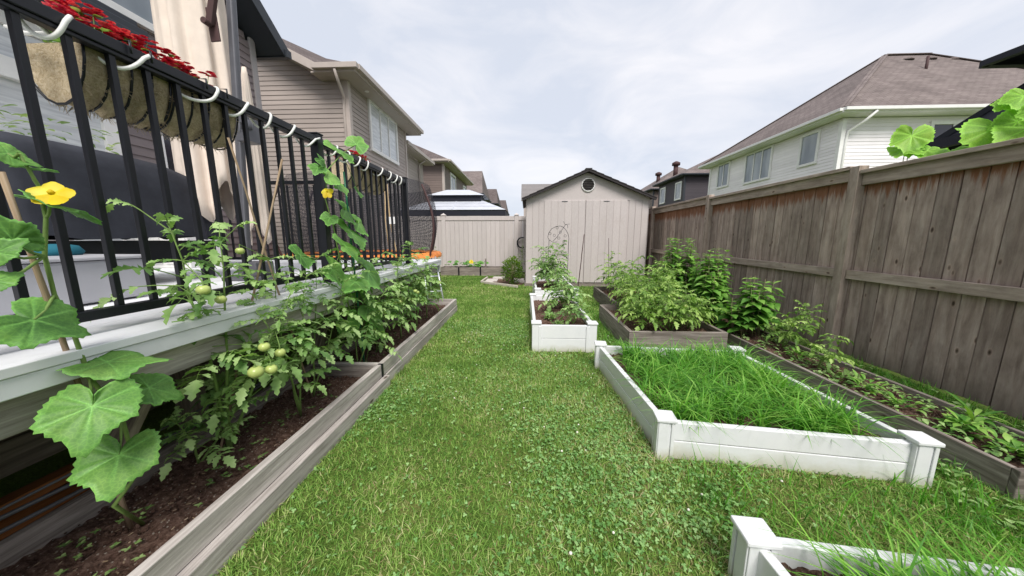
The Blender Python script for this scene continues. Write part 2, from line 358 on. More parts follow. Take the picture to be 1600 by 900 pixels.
mxm = k.n('Math', operation='MAXIMUM'); k.l(fr[0].outputs[0], mxm.inputs[0]); k.l(fr[1].outputs[0], mxm.inputs[1])
k.l(mxm.outputs[0], mm.inputs[0]); k.l(tr.outputs[0], mm.inputs[1]); k.l(k.b.outputs[0], mm.inputs[2]); k.l(mm.outputs[0], k.out.inputs[0])
# ================================================================ SETTING
gb = MB(); gb.poly([(-400, -60, 0), (400, -60, 0), (400, 700, 0), (-400, 700, 0)])
gb.build('ground', M['ground'], kind='structure')
# ---------------------------------------------------------------- houses
def siding(mb, p0, p1, z0, z1, nrm, course=.115, span=None):
    """clapboards from p0 to p1 (xy), lapped courses; span(z)->(s0,s1) clips a raking top"""
    p0, p1, nrm = V((*p0, 0)), V((*p1, 0)), V((*nrm, 0)); d = (p1 - p0); L = d.length; d.normalize(); z = z0
    flip = d.cross(V((0, 0, 1))).dot(nrm) < 0
    while z < z1 - 1e-4:
        t = min(z + course, z1); a, b = (0, L) if not span else span((z + t) / 2)
        if b - a > .02:
            A, B = p0 + d * a, p0 + d * b; o = nrm * .016
            q = [A + o + V((0, 0, z)), B + o + V((0, 0, z)), B + nrm * .002 + V((0, 0, t)), A + nrm * .002 + V((0, 0, t))]
            w = [A + V((0, 0, z)), B + V((0, 0, z)), B + o + V((0, 0, z)), A + o + V((0, 0, z))]
            r = R(); n = mb.add(*q); uv = [(a, z), (b, z), (b, t), (a, t)]
            idx = [n, n + 1, n + 2, n + 3]
            mb.face(idx[::-1] if flip else idx, uv[::-1] if flip else uv, r)
            n = mb.add(*w); idx = [n, n + 1, n + 2, n + 3]; mb.face(idx[::-1] if flip else idx, uv, r)
        z = t
def window(parent, p, u, nrm, w, h, panes=1, fw=.07, trim='trim_w', glass='glass', sill=True, mullion=.05):
    """p lower-left corner on the wall, u horizontal direction, nrm outward"""
    p, u, nrm = V(p), V(u), V(nrm); up = V((0, 0, 1)); m = MB(); c = p + nrm * .03
    m.beam(c - u * fw + up * (h + fw / 2), c + u * (w + fw) + up * (h + fw / 2), .075, fw, up, .5)
    m.beam(c - u * fw - up * fw / 2, c + u * (w + fw) - up * fw / 2, .095 if sill else .075, fw, up, .5)
    for s in (-fw / 2, w + fw / 2): m.beam(c + u * s, c + u * s + up * h, .07, fw, u, .5)
    for i in range(1, panes): m.beam(c + u * (w * i / panes), c + u * (w * i / panes) + up * h, .05, mullion, u, .5)
    fo = m.build('window', M[trim], parent, bevel=.004)
    g = MB(); q = p + nrm * .028; g.poly([q, q + u * w, q + u * w + up * h, q + up * h])
    if ((u.cross(up)).dot(nrm)) < 0: g = MB(); g.poly([q + up * h, q + u * w + up * h, q + u * w, q])
    gl = g.build('pane', M[glass], parent); gl.parent = fo
    gl.location = (0, 0, 0)
    return fo
def hip(name, root, x0, x1, y0, y1, z, A, B, roofm, trimm, oh=.45, wallz=None, ft=.17):
    """hip roof over the rectangle with eaves at z; ridge A-B"""
    X0, X1, Y0, Y1 = x0 - oh, x1 + oh, y0 - oh, y1 + oh; m = MB(); A, B = V(A), V(B)
    c = [V((X0, Y0, z)), V((X1, Y0, z)), V((X1, Y1, z)), V((X0, Y1, z))]
    if abs(A.x - B.x) >= abs(A.y - B.y):
        l, r_ = (A, B) if A.x < B.x else (B, A)
        m.poly([c[0], c[1], r_, l]); m.poly([c[2], c[3], l, r_]); m.poly([c[3], c[0], l]); m.poly([c[1], c[2], r_])
    else:
        n_, f_ = (A, B) if A.y < B.y else (B, A)
        m.poly([c[0], c[1], n_]); m.poly([c[2], c[3], f_]); m.poly([c[1], c[2], f_, n_]); m.poly([c[3], c[0], n_, f_])
    ro = m.build('roof', M[roofm], root)
    t = MB(); zz = z - ft
    t.poly([(X0, Y0, zz + .01), (X0, Y1, zz + .01), (X1, Y1, zz + .01), (X1, Y0, zz + .01)])
    t.build('soffit', M[trimm], root)
    g = MB()
    for a, b in ((0, 1), (1, 2), (2, 3), (3, 0)):
        p, q = V(c[a]), V(c[b]); p.z = q.z = z - ft / 2 + .01; g.beam(p, q, .03, ft, (0, 0, 1), .5)
        d = (q - p).normalized(); o = d.cross(V((0, 0, 1)))
        g.beam(p + o * .07 + V((0, 0, .02)), q + o * .07 + V((0, 0, .02)), .11, .11, (0, 0, 1), .4)
    g.build('gutter', M[trimm], root, bevel=.01)
    return ro
def caps(mb, pts, w=.22):     # hip and ridge cap shingles
    for a, b in zip(pts, pts[1:]): mb.beam(a, b, w, .03, (0, 0, 1), .5)
# --- house one: the deck's own house (wall at X=-5)
h1 = thing('house', (-8, 2, 0), 'dark taupe sided two storey house nearest on the left, behind the deck and umbrella', 'house')
XW = -5.0
m = MB(); m.box(-12, XW - .01, -2.5, 6.08, 0, 4.5, .5)
m.poly([(XW - .01, 6.08, 4.5), (XW - .01, 2.0, 7.9), (XW - .01, -2.5, 4.5)]); m.poly([(-12, 6.08, 4.5), (-12, -2.5, 4.5), (-12, 2, 7.9)])
siding(m, (XW, -2.5), (XW, 6.1), .3, 7.6, (1, 0), .115, lambda z: (0 if z < 4.6 else (z - 4.6) * 1.2, 8.6 if z < 4.6 else 8.6 - (z - 4.6) * 1.2))
m.build('wall', M['siding_h1'], h1)
m = MB(); m.box(XW - .005, XW + .035, 6.02, 6.13, .3, 4.75, .5); m.box(XW - .1, XW + .03, 6.1, 6.14, .3, 4.75, .5); m.build('corner_trim', M['trim_h1'], h1, bevel=.004)
m = MB()   # gable roof slabs with dark soffit
HP, HQ = at(448, 78, X=-4.52), at(401, -4, X=-4.52); HS = (HQ.z - HP.z) / (HP.y - HQ.y); HT = HP.z + HS * (HP.y - 2.0)
for (a, b) in ((HP.y, 2.0), (-3.0, 2.0)):
    z0, z1 = HP.z + .02, HT + .02
    m.beam((-8.3, a, z0), (-8.3, b, z1), 7.4, .1, (0, 0, 1), .5)
m.build('roof', M['roof_g'], h1)
m = MB()
m.beam((-8.28, HP.y - .02, HP.z - .09), (-8.28, 2.0, HT - .09), 7.4, .05, (0, 0, 1), .5); m.beam((-8.28, -3, HP.z - .09), (-8.28, 2.0, HT - .09), 7.4, .05, (0, 0, 1), .5)
m.beam((-4.56, HP.y + .03, HP.z - .04), (-4.56, 2.0, HT - .04), .03, .2, (0, 0, 1), .5); m.beam((-8.3, HP.y + .04, HP.z - .06), (-4.5, HP.y + .04, HP.z - .06), .1, .13, (0, 0, 1), .5)
m.build('soffit', M['trim_d'], h1, bevel=.004)
window(h1, (XW, 1.2, 1.0), (0, 1, 0), (1, 0, 0), 2.5, 2.2, 2, .17, glass='glassb', mullion=.14)
window(h1, (XW, 4.32, 2.05), (0, 1, 0), (1, 0, 0), .28, .75, 1, .06, glass='glassd')
window(h1, (XW, 2.6, 3.98), (0, 1, 0), (1, 0, 0), 1.92, 1.2, 2, .09, glass='glass')
m = MB(); m.beam((XW + .06, 1.2, 2.80), (XW + .06, 3.7, 2.80), .08, .19, (0, 0, 1), .5); m.build('transom', M['trim_w'], h1, bevel=.004)
aw = MB(); aw.box(XW + .02, XW + .36, -.5, 4.16, 3.44, 3.62, .5); aw.box(XW + .02, XW + .30, -.5, 4.14, 3.63, 3.72, .5); aw.box(XW + .02, XW + .2, -.5, 4.12, 3.73, 3.83, .5)
aw.build('awning_cassette', M['trim_d'], None, (XW, 2, 3.4), .012, 'long dark folded awning case mounted on the near house wall above its patio door', 'awning')
# --- house two
h2 = thing('house', (-7, 11.4, 0), 'taupe sided two storey house with a three pane upper window, second house on the left', 'house')
m = MB(); m.box(-12, XW - .01, 9.3, 13.5, 0, 5.55, .5); m.box(-12, -5.45, 13.5, 17, 0, 5.0, .5)
siding(m, (-9.6, 9.28), (XW, 9.28), .3, 6.9, (0, -1), .125, lambda z: (0, 4.6 if z < 5.5 else 4.6 - (z - 5.42) * 2.0))
siding(m, (XW, 9.28), (XW, 13.5), .3, 5.5, (1, 0), .125)
siding(m, (-5.44, 13.5), (-5.44, 17), .3, 5.0, (1, 0), .125)
m.poly([(-9.6, 9.3, 5.4), (XW - .05, 9.3, 5.4), (-9.6, 9.3, 7.7)])
m.build('wall', M['siding_h2'], h2)
m = MB(); m.box(XW, XW + .04, 13.42, 13.53, .3, 5.5, .5); m.build('corner_trim', M['trim_t'], h2); m = MB(); m.box(XW - .14, XW + .05, 9.22, 9.36, .3, 5.5, .5); m.build('corner_trim', M['trim_t'], h2, bevel=.004)
m = MB(); E = V((-4.5, 8.8, 5.68)); G = V((-5.55, 8.8, 5.68)); Hh = V((-9.6, 8.8, 7.75)); I = V((-9.6, 11.4, 8.4)); J = V((-4.5, 14.0, 5.68)); K_ = V((-6.8, 11.4, 7.2))
m.poly([G, E, K_]); m.poly([Hh, G, K_, I]); m.poly([E, J, K_]); m.poly([J, V((-9.6, 14, 5.68)), I, K_])
m.build('roof', M['roof_g'], h2)
m = MB(); m.box(-5.0, -4.5, 8.8, 14.0, 5.50, 5.54, .5); m.box(-5.7, -5.0, 8.8, 9.3, 5.50, 5.54, .5)
m.box(-4.52, -4.49, 8.8, 14.0, 5.50, 5.67, .5); m.box(-5.6, -4.5, 8.785, 8.81, 5.50, 5.67, .5); m.box(-5.6, -4.49, 13.98, 14.01, 5.5, 5.67, .5)
m.beam((-5.5, 8.8, 5.60), (-9.6, 8.8, 7.68), .04, .2, (0, 0, 1), .5); m.beam((-5.5, 9.05, 5.52), (-9.6, 9.05, 7.6), .5, .03, (0, 0, 1), .5)
m.box(-4.49, -4.37, 8.8, 14.0, 5.56, 5.69, .4); m.box(-5.6, -4.4, 8.68, 8.79, 5.56, 5.69, .4)
m.build('soffit', M['trim_t'], h2, bevel=.006)
m = MB(); m.tube([(-5.0, 8.72, 5.55), (-5.02, 8.9, 5.3), (-5.06, 9.2, 5.05), (-5.1, 9.22, 4.8), (-5.1, 9.22, .3)], .04, 6); m.build('downspout', M['trim_t'], h2)
m = MB(); m.lathe((-4.75, 9.9, 5.485), [(.06, 0), (.06, .02)], 12); m.build('soffit_light', M['trim_w'], h2)
window(h2, (XW, 10.5, 4.08), (0, 1, 0), (1, 0, 0), 1.95, 1.35, 3, .11, glass='glassb')
m = MB(); m.poly([(-4.95, 13.55, 5.2), (-4.95, 17.4, 5.2), (-8, 17.4, 6.4), (-8, 13.55, 6.4)]); m.build('lower_roof', M['roof_g'], h2)
m = MB(); m.box(-5.45, -4.97, 13.55, 17.4, 5.02, 5.06, .5); m.box(-5.0, -4.9, 13.55, 17.4, 5.06, 5.2, .5); m.tube([(-4.98, 16.2, 5.05), (-5.36, 16.2, 4.8), (-5.36, 16.2, .3)], .045, 6); m.build('lower_gutter', M['trim_t'], h2)
# --- house three
def simple_house(x0, x1, y0, y1, z, A, B, wall, roof, trim, label, wins=(), course=.14):
    h = thing('house', ((x0 + x1) / 2, (y0 + y1) / 2, 0), label, 'house')
    m = MB(); m.box(x0, x1, y0, y1, 0, z - .1, .5)
    siding(m, (x0, y0 - .01), (x1, y0 - .01), .3, z - .16, (0, -1), course)
    if x0 < 0: siding(m, (x1 + .01, y0), (x1 + .01, y1), .3, z - .16, (1, 0), course); cx = x1 + .01
    else: siding(m, (x0 - .01, y0), (x0 - .01, y1), .3, z - .16, (-1, 0), course); cx = x0 - .01
    m.build('wall', M[wall], h)
    m = MB(); m.box(cx - .07, cx + .07, y0 - .08, y0 + .06, .3, z - .17, .5); m.build('corner_trim', M[trim], h, bevel=.004)
    hip('r', h, x0, x1, y0, y1, z, A, B, roof, trim)
    for w in wins: window(h, *w)
    return h
simple_house(-14, -5, 19.5, 27.0, 5.75, (-9.5, 22.5, 8.3), (-9.5, 24, 8.3), 'siding_h3', 'roof_g', 'trim_t', 'brown sided house with a low hip roof behind the pale gazebo, third on the left',
    [((-4.985, 21.2, 4.05), (0, 1, 0), (1, 0, 0), 1.3, 1.25, 2, .12), ((-4.985, 25.4, 4.3), (0, 1, 0), (1, 0, 0), .9, .9, 1, .1)])
def gable_house(x0, x1, y0, y1, z, zr, wall, roof, label, win=False):
    h = thing('house', ((x0 + x1) / 2, (y0 + y1) / 2, 0), label, 'house'); xm = (x0 + x1) / 2
    m = MB(); m.box(x0, x1, y0, y1, 0, z, .5); siding(m, (x1 + .01, y0), (x1 + .01, y1), .3, z, (1, 0), .2); siding(m, (x0, y0 - .01), (x1, y0 - .01), .3, z, (0, -1), .2)
    m.build('wall', M[wall], h)
    hip('r', h, x0, x1, y0, y1, z + .1, (x0 + 1, (y0 + y1) / 2, zr), (x1 - .2, (y0 + y1) / 2, zr), roof, 'trim_d', .3)
    if win: window(h, (x0 + (x1 - x0) * .55, y0 - .012, z - 1.7), (1, 0, 0), (0, -1, 0), 1.2, 1.3, 2, .12)
    return h
gable_house(-13, -4.75, 33, 40, 5.6, 8.6, 'siding_h2', 'roof_t', 'small distant house with a taupe roof rising behind the brown sided house')
gable_house(-12.5, -4.35, 46, 53, 6.0, 8.6, 'siding_h3', 'roof_g', 'distant dark house with an upper window just right of the taupe roofed one', True)
gable_house(-12.5, -4.2, 66, 72, 6.4, 9.2, 'siding_h3', 'roof_g', 'farthest little house on the left, nearest the open sky above the vinyl fence')
# --- white house, right
hw = thing('house', (17.5, 17.6, 0), 'white sided house with a tall taupe hip roof, beyond the wooden fence', 'house')
m = MB(); m.box(12.01, 24, 13.31, 21.9, 0, 5.7, .5)
siding(m, (12, 13.3), (12, 21.9), .3, 5.62, (-1, 0), .13); siding(m, (12, 13.3), (24, 13.3), .3, 5.62, (0, -1), .13)
m.build('wall', M['siding_w'], hw)
m = MB(); m.box(11.93, 12.08, 13.22, 13.36, .3, 5.6, .5); m.build('corner_trim', M['trim_w'], hw); m = MB(); m.box(11.95, 12.05, 21.85, 21.98, .3, 5.6, .5); m.build('corner_trim', M['trim_w'], hw, bevel=.005)
hip('r', hw, 12, 24, 13.3, 21.9, 5.88, (17.35, 17.6, 9.95), (19.4, 17.6, 9.95), 'roof_t', 'trim_w', .5)
m = MB(); q0, q1 = V((17.35, 17.6, 9.97)), V((19.4, 17.6, 9.97)); caps(m, [V((11.5, 12.8, 5.9)), q0, q1, V((24.5, 12.8, 5.9))]); caps(m, [q0, V((11.5, 22.4, 5.9))]); m.build('ridge_cap', M['roof_t'], hw)
for x in (17.9, 18.9, 19.9):
    m = MB(); zz = 9.46 if x < 19.5 else 9.4; m.lathe((x, 17.15, zz), [(.26, 0), (.26, .04), (.16, .12), (.0001, .15)], 14); m.build('roof_vent', M['roof_t'], hw)
m = MB(); m.tube([(17.6, 16.0, 8.3), (17.6, 16.0, 9.1)], .05, 8); m.build('vent_pipe', M['rust'], hw)
m = MB(); m.tube([(12.6, 12.72, 5.75), (12.4, 12.9, 5.45), (12.15, 13.2, 5.2), (12.12, 13.22, 4.9), (12.12, 13.22, .3)], .05, 6); m.build('downspout', M['trim_w'], hw)
for y0, w, z0, h, n in ((14.25, .75, 4.35, 1.15, 1), (16.75, 1.75, 4.2, 1.4, 3), (20.0, 1.0, 4.35, 1.25, 2)): window(hw, (12, y0, z0), (0, 1, 0), (-1, 0, 0), w, h, n, .1)
window(hw, (15.25, 13.3, 3.9), (1, 0, 0), (0, -1, 0), 1.5, 1.5, 2, .13, glass='glassd', mullion=.12)
# --- dark house and the one behind it
hd = simple_house(14, 24, 29.5, 35, 6.75, (18.5, 32.2, 9.2), (19.5, 32.2, 9.2), 'siding_d', 'roof_t', 'trim_d', 'charcoal sided house with two white framed windows, left of the white house',
    [((13.985, 30.1, 4.8), (0, 1, 0), (-1, 0, 0), .95, 1.35, 1, .13), ((13.985, 33.4, 4.8), (0, 1, 0), (-1, 0, 0), .95, 1.35, 1, .13)])
m = MB(); m.tube([(15.2, 34.2, 7.3), (15.2, 34.2, 8.5)], .22, 10); m.lathe((15.2, 34.2, 8.5), [(.38, 0), (.38, .25), (.1, .4)], 12); m.build('chimney', M['rust'], hd)
hb = simple_house(15, 25, 39, 48, 6.9, (19, 42, 10), (20, 44, 10), 'siding_h3', 'roof_t', 'trim_d', 'far brown roofed house mostly hidden behind the beige shed, left of the charcoal one')
m = MB(); m.tube([(16.4, 41.5, 7.9), (16.4, 41.5, 8.9)], .22, 10); m.lathe((16.4, 41.5, 8.9), [(.38, 0), (.38, .25), (.1, .4)], 12); m.build('chimney', M['rust'], hb)
# --- dark gazebo beyond the right fence
gz = thing('gazebo', (5.75, 2.0, 0), 'black metal gazebo with a stepped roof showing over the wooden fence at right', 'gazebo')
c0, c1, c2 = V((4.12, 3.6, 2.14)), V((5.3, 3.6, 2.93)), V((5.3, 6.6, 2.93))
m = MB()
X0, X1, Y0, Y1 = 4.12, 7.4, .4, 3.6
e = [V((X0, Y0, 2.13)), V((X1, Y0, 2.13)), V((X1, Y1, 2.13)), V((X0, Y1, 2.13))]; q = at(1650, 106, Y=3.1); tt = [V((q.x, .9, q.z)), V((6.6, .9, q.z)), V((6.6, q.y, q.z)), q]
for i in range(4):
    j = (i + 1) % 4; m.poly([e[i], e[j], tt[j], tt[i]]); m.beam(e[i], e[j], .06, .09); m.beam(e[i], tt[i], .07, .05); m.beam(tt[i] + V((0, 0, .02)), tt[i] + V((0, 0, .3)), .05, .05)
    m.beam(tt[i] + V((0, 0, .28)), tt[j] + V((0, 0, .28)), .04, .04)
m.build('lower_roof', M['gazdark'], gz)
m = MB(); q = at(1537, 100, Y=3.3); e2 = [V((q.x, .7, q.z)), V((7.0, .7, q.z)), V((7.0, q.y, q.z)), q]; ap = V((5.75, 2.0, q.z + .5))
for i in range(4): m.poly([e2[i], e2[(i + 1) % 4], ap]); m.beam(e2[i], e2[(i + 1) % 4], .06, .05)
m.build('upper_roof', M['gazdark'], gz)
for x, y in ((4.3, .6), (7.2, .6), (4.3, 3.4), (7.2, 3.4)):
    m = MB(); m.box(x - .05, x + .05, y - .05, y + .05, 0, 2.1, .5); m.build('post', M['gazdark'], gz)
# --- pale gazebo beyond the vinyl fence
g2_ = thing('gazebo', (-3, 13.5, 0), 'pale grey two tier gazebo roof behind the taupe vinyl fence', 'gazebo')
def tier(m, x0, x1, y0, y1, z, ix, iy, zt):
    e = [V((x0, y0, z)), V((x1, y0, z)), V((x1, y1, z)), V((x0, y1, z))]; t = [V((x0 + ix, y0 + iy, zt)), V((x1 - ix, y0 + iy, zt)), V((x1 - ix, y1 - iy, zt)), V((x0 + ix, y1 - iy, zt))]
    for i in range(4): m.poly([e[i], e[(i + 1) % 4], t[(i + 1) % 4], t[i]])
    m.poly(t); return e, t
m = MB(); e, t = tier(m, -4.95, -.78, 12.3, 15.3, 2.28, 1.05, .95, 2.74)
for k_ in (1, 2): 
    a = e[0].lerp(t[0], k_ / 3); b = e[1].lerp(t[1], k_ / 3); m.beam(a + V((0, 0, .008)), b + V((0, 0, .008)), .015, .012)
m.beam(e[0].lerp(e[1], .5), t[0].lerp(t[1], .5), .05, .03)
m.build('lower_roof', M['gazroof'], g2_)
m = MB(); e, t = tier(m, -4.05, -1.7, 13.0, 14.6, 2.92, .7, .55, 3.2); m.build('upper_roof', M['gazroof'], g2_)
m = MB(); m.box(-3.9, -1.85, 13.1, 14.5, 2.7, 2.9, .5); m.box(-4.9, -.8, 12.33, 12.4, 2.05, 2.27, .5); m.box(-.88, -.8, 12.4, 15.2, 2.05, 2.27, .5); m.box(-4.9, -4.85, 12.4, 15.2, 2.05, 2.27, .5); m.build('frame', M['gazdark'], g2_, bevel=.004)
for x in (-4.8, -.95):
    for y in (12.45, 15.1):
        m = MB(); m.box(x - .05, x + .05, y - .05, y + .05, 0, 2.05, .5); m.build('post', M['gazdark'], g2_)
# small striped shed roof behind the beige shed
g3 = thing('garden_shed', (.4, 13.5, 0), 'neighbour shed with a pale ribbed roof peeping out behind the beige shed', 'shed')
m = MB(); m.box(-.1, 2.2, 12.6, 14.6, 0, 2.6, .5); m.build('wall', M['trim_t'], g3)
m = MB()
for i in range(7): z = 2.62 + i * .11; m.box(-.2, 2.3, 12.45 + i * .14, 12.62 + i * .14, z, z + .09, .3 + .6 * (i % 2))
m.build('roof', M['trim_h1'], g3)
# ================================================================ FENCES
wf = thing('wooden_fence', (3.2, 4.5, 0), 'tall weathered board fence with reddish stains running along the right side', 'fence')
PY = [-1.6, .85, 3.3, 5.78, 8.25, 10.7]
ZT = [1.80, 1.82, 1.88, 1.92, 1.95]
for bi in range(5):
    y0, y1, zt = PY[bi], PY[bi + 1], ZT[bi]
    m = MB(); y = y0 + .045
    while y < y1 - .05:
        w = U(.125, .15); y2 = min(y + w, y1 - .045); x = 3.235 + (R() - .5) * .014
        cxx = 3.235 + (R() - .5) * .006; dz = (R() - .5) * .01; tl = (R() - .5) * .006
        m.beam((cxx, (y + y2) / 2 + tl, .03 + R() * .02), (cxx, (y + y2) / 2 - tl, zt - .045), max(.02, y2 - y - .006), .019, (1, 0, 0)); y = y2
    m.box(3.252, 3.262, y0 + .05, y1 - .05, .04, zt - .05, .0)
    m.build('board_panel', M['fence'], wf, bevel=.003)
    m = MB(); m.beam((3.205, y0 + .05, zt - .075), (3.205, y1 - .05, zt - .07), .036, .105); m.beam((3.215, y0 + .05, zt - .005), (3.215, y1 - .05, zt), .12, .034); m.build('top_rail', M['fencerail'], wf, bevel=.003)
    zm = .84 + .02 * bi - .03
    m = MB(); m.beam((3.20, y0 + .05, zm), (3.20, y1 - .05, zm + .015), .036, .088); m.build('middle_rail', M['fencerail'], wf, bevel=.003)
    m = MB(); m.box(3.15, 3.24, y1 - .045, y1 + .045, 0, zt + .06, .4); m.build('post', M['fencerail'], wf, bevel=.004)
vf = thing('vinyl_fence', (-2.5, 10.6, 0), 'taupe vinyl privacy fence closing the far end of the yard', 'fence')
PX = [-8.0, -6.1, -4.55, -2.76, -.32, 2.1, 4.5]
for i in range(len(PX) - 1):
    a, b = PX[i] + .06, PX[i + 1] - .06
    m = MB(); x = a
    while x < b: m.box(x, min(x + .148, b), 10.6, 10.63, .12, 1.86, None); x += .152
    m.build('panel', M['vinyl'], vf, bevel=.004)
    m = MB(); m.box(a, b, 10.58, 10.65, 1.78, 1.92, .6); m.build('top_rail', M['vinyl'], vf, bevel=.006)
    m = MB(); m.box(a, b, 10.58, 10.65, .06, .2, .6); m.build('bottom_rail', M['vinyl'], vf, bevel=.006)
for x in PX:
    m = MB(); m.box(x - .065, x + .065, 10.55, 10.68, 0, 1.96, .7); m.build('post', M['vinyl'], vf, bevel=.005)
    m = MB(); n = m.add((x - .08, 10.535, 1.96), (x + .08, 10.535, 1.96), (x + .08, 10.695, 1.96), (x - .08, 10.695, 1.96), (x, 10.615, 2.02)); m.box(x - .08, x + .08, 10.535, 10.695, 1.94, 1.962, .7)
    for i in range(4): m.face([n + i, n + (i + 1) % 4, n + 4], None, .7)
    m.build('post_cap', M['vinyl'], vf)
m = MB(); m.tube([V((-.13 + .16 * math.cos(a), 10.5, 1.05 + .17 * math.sin(a))) for a in np.linspace(1.2, 5.1, 14)], .022, 8); m.build('hose_hanger', M['black'], None, (-.13, 10.5, 1.05), 0, 'black curved hose hanger on the vinyl fence beside the shed', 'hose hanger')
# ================================================================ SHED
sh = thing('garden_shed', (1.5, 7.9, 0), 'beige resin shed with dark gable roof and round vent at the end of the lawn', 'shed')
x0, x1, yf, yb, ze = .0, 2.96, 7.9, 10.2, 2.12; xm = 1.46; zp = 2.74
m = MB(); x = x0; i = 0
while x < x1 - .01:           # vertical ribbed wall panels around the doors
    w = .155; xe = min(x + w, x1)
    if not (.42 < (x + xe) / 2 < 2.44): m.box(x, xe - .006, yf, yf + .05, .06, 2.1, None)
    x += w; i += 1
m.box(x0 + .02, x1 - .02, yf + .012, yf + .045, .06, 2.1, .3); m.box(x0, x0 + .04, yf + .05, yb, .06, 2.1, .5); m.box(x1 - .04, x1, yf + .05, yb, .06, 2.1, .5); m.box(x0, x1, yb - .04, yb, .06, 2.1, .5)
y = yf + .06
while y < yb - .1: m.box(x0 - .012, x0, y, y + .15, .06, 2.1, None); m.box(x1, x1 + .012, y, y + .15, .06, 2.1, None); y += .17
m.build('wall', M['shed'], sh, bevel=.006)
m = MB(); y_ = yf - .002
a = [(x0, y_, 2.1), (x1, y_, 2.1), (x1, y_, 2.16), (xm, y_, zp), (x0, y_, 2.16)]; b = [(p[0], y_ + .04, p[2]) for p in a]
n = m.add(*a, *b); m.face([n + j for j in range(5)]); m.face([n + 9 - j for j in range(5)])
for j in range(5): m.face([n + j, n + 5 + j, n + 5 + (j + 1) % 5, n + (j + 1) % 5])
m.build('gable', M['shed'], sh)
for (a, b) in ((.44, 1.435), (1.445, 2.44)):
    m = MB(); x = a
    while x < b - .02:
        m.box(x, min(x + .166, b) - .007, yf - .022, yf + .02, .1, 2.1, None); x += .166
    m.box(a + .002, b - .002, yf - .014, yf + .015, .105, 2.095, .4)
    d = m.build('door', M['shed'], sh, bevel=.005)
    hm = MB(); hx = a + .42; hm.box(hx, hx + .14, yf - .03, yf - .022, 2.07, 2.085, .5); hm.build('handle', M['darkmetal'], d)
for sx, xe in ((-1, x0 - .1), (1, x1 + .1)):
    m = MB(); p0 = V((xm, 0, zp + .06)); p1 = V((xe, 0, 2.13))
    for jj in range(9):
        t0, t1 = jj / 9, (jj + 1) / 9; a, b = p0.lerp(p1, t0), p0.lerp(p1, t1); a.z += .012; m.beam((a.x, (yf + yb) / 2 - .02, a.z - .01), (b.x, (yf + yb) / 2 - .02, b.z + .014), yb - yf + .3, .022)
    m.beam((xm, yf - .135, zp + .04), (xe, yf - .135, 2.11), .05, .06)
    m.build('roof', M['shedroof'], sh, bevel=.003)
m = MB(); m.beam((xm, yf - .16, zp + .07), (xm, yb + .15, zp + .07), .16, .02); m.build('ridge_cap', M['shedroof'], sh, bevel=.01)
def ring(c, r, rr, ax='y', n=28):
    c = V(c); return [c + (V((math.cos(t), 0, math.sin(t))) if ax == 'y' else V((math.cos(t), math.sin(t), 0))) * r for t in np.linspace(0, 2 * math.pi, n)]
m = MB(); m.tube(ring((xm + .02, yf - .015, 2.46), .15, 0), .017, 8, cap=False); vo_ = m.build('round_vent', M['trim_w'], sh)
m = MB()
for j in range(7):
    z = -.12 + j * .04; hw_ = math.sqrt(max(.0005, .145 ** 2 - z * z)); m.beam((xm + .02 - hw_, yf - .016, 2.46 + z), (xm + .02 + hw_, yf - .016, 2.46 + z), .03, .02, (0, -.5, 1))
m.build('louvre', M['shedroof'], vo_)
m = MB(); m.box(x0 - .03, x1 + .03, yf - .05, yb, 0, .07, .5); m.build('base', M['oldwood'], sh)
# ================================================================ DECK
ZD = .87; XD = -1.36
dk = thing('deck', (-3.2, 2, 0), 'raised deck with white grey boards and aged framing along the left side', 'deck')
m = MB(); x = XD - .14
while x > -5.0:
    m.box(x, x + .138, -1.5, 4.9, ZD - .03, ZD, None); x -= .143
m.box(XD, XD + .03, -1.5, 4.9, ZD - .028, ZD + .001, .6)
m.build('deck_boards', M['deckboard'], dk, bevel=.003)
m = MB(); m.box(XD - .004, XD + .024, -1.5, 4.9, ZD - .085, ZD - .03, .35); m.box(-5, XD, 4.88, 4.91, ZD - .2, ZD - .03, .3); m.build('fascia', M['deckboard'], dk, bevel=.003)
m = MB(); m.box(-1.47, -1.41, -1.5, 2.6, .66, .775, None); m.box(-1.47, -1.41, 2.61, 4.87, .66, .775, None); m.build('rim_beam', M['bedwood'], dk, bevel=.006)
m = MB()
for y in np.arange(-1.2, 4.9, .42): m.box(-4.9, -1.48, y, y + .04, .66, .83, None)
m.build('joists', M['deckwood'], dk)
for y in (.62, 1.5, 2.6, 3.7, 4.7):
    m = MB(); m.box(-1.90, -1.81, y, y + .09, 0, .66, None); m.build('post', M['deckwood'], dk, bevel=.004)
m = MB()
for z in (.37, .51, .61): m.box(-2.00, -1.975, -1.5, 4.85, z - .07, z + .065, None)
m.build('skirt_boards', M['deckwood'], dk, bevel=.003)
for y in (.72, 1.15, 1.62, 2.3, 3.2):
    m = MB(); m.beam((-1.52, y + .02, .70), (-1.58, y - .16, .33), .035, .085, (1, 0, 0)); m.build('brace', M['deckwood'], dk, bevel=.003)
m = MB(); m.beam((-1.80, .2, .15), (-1.79, 1.3, .16), .09, .16, (.15, 0, 1)); m.beam((-1.85, .2, .255), (-1.84, 1.2, .265), .15, .038, (-.3, 0, 1)); m.build('timber_offcut', M['orangewood'], None, (-1.75, .8, .1), .004, 'orange brown timber lying in the gap under the deck edge', 'timber')
m = MB()
for j in range(3):
    m.tube([V((-1.62 - .03 * j, .3 + t * 1.6, .34 - .03 * j + .03 * math.sin(t * 5 + j) + (.12 * max(0, t - .5) if j == 0 else 0))) for t in np.linspace(0, 1, 14)], .008 if j else .005, 6)
m.build('garden_cable', M['darkmetal'], None, (-1.6, 1, .3), 0, 'loose dark cables running under the deck behind the near tomato', 'cable')
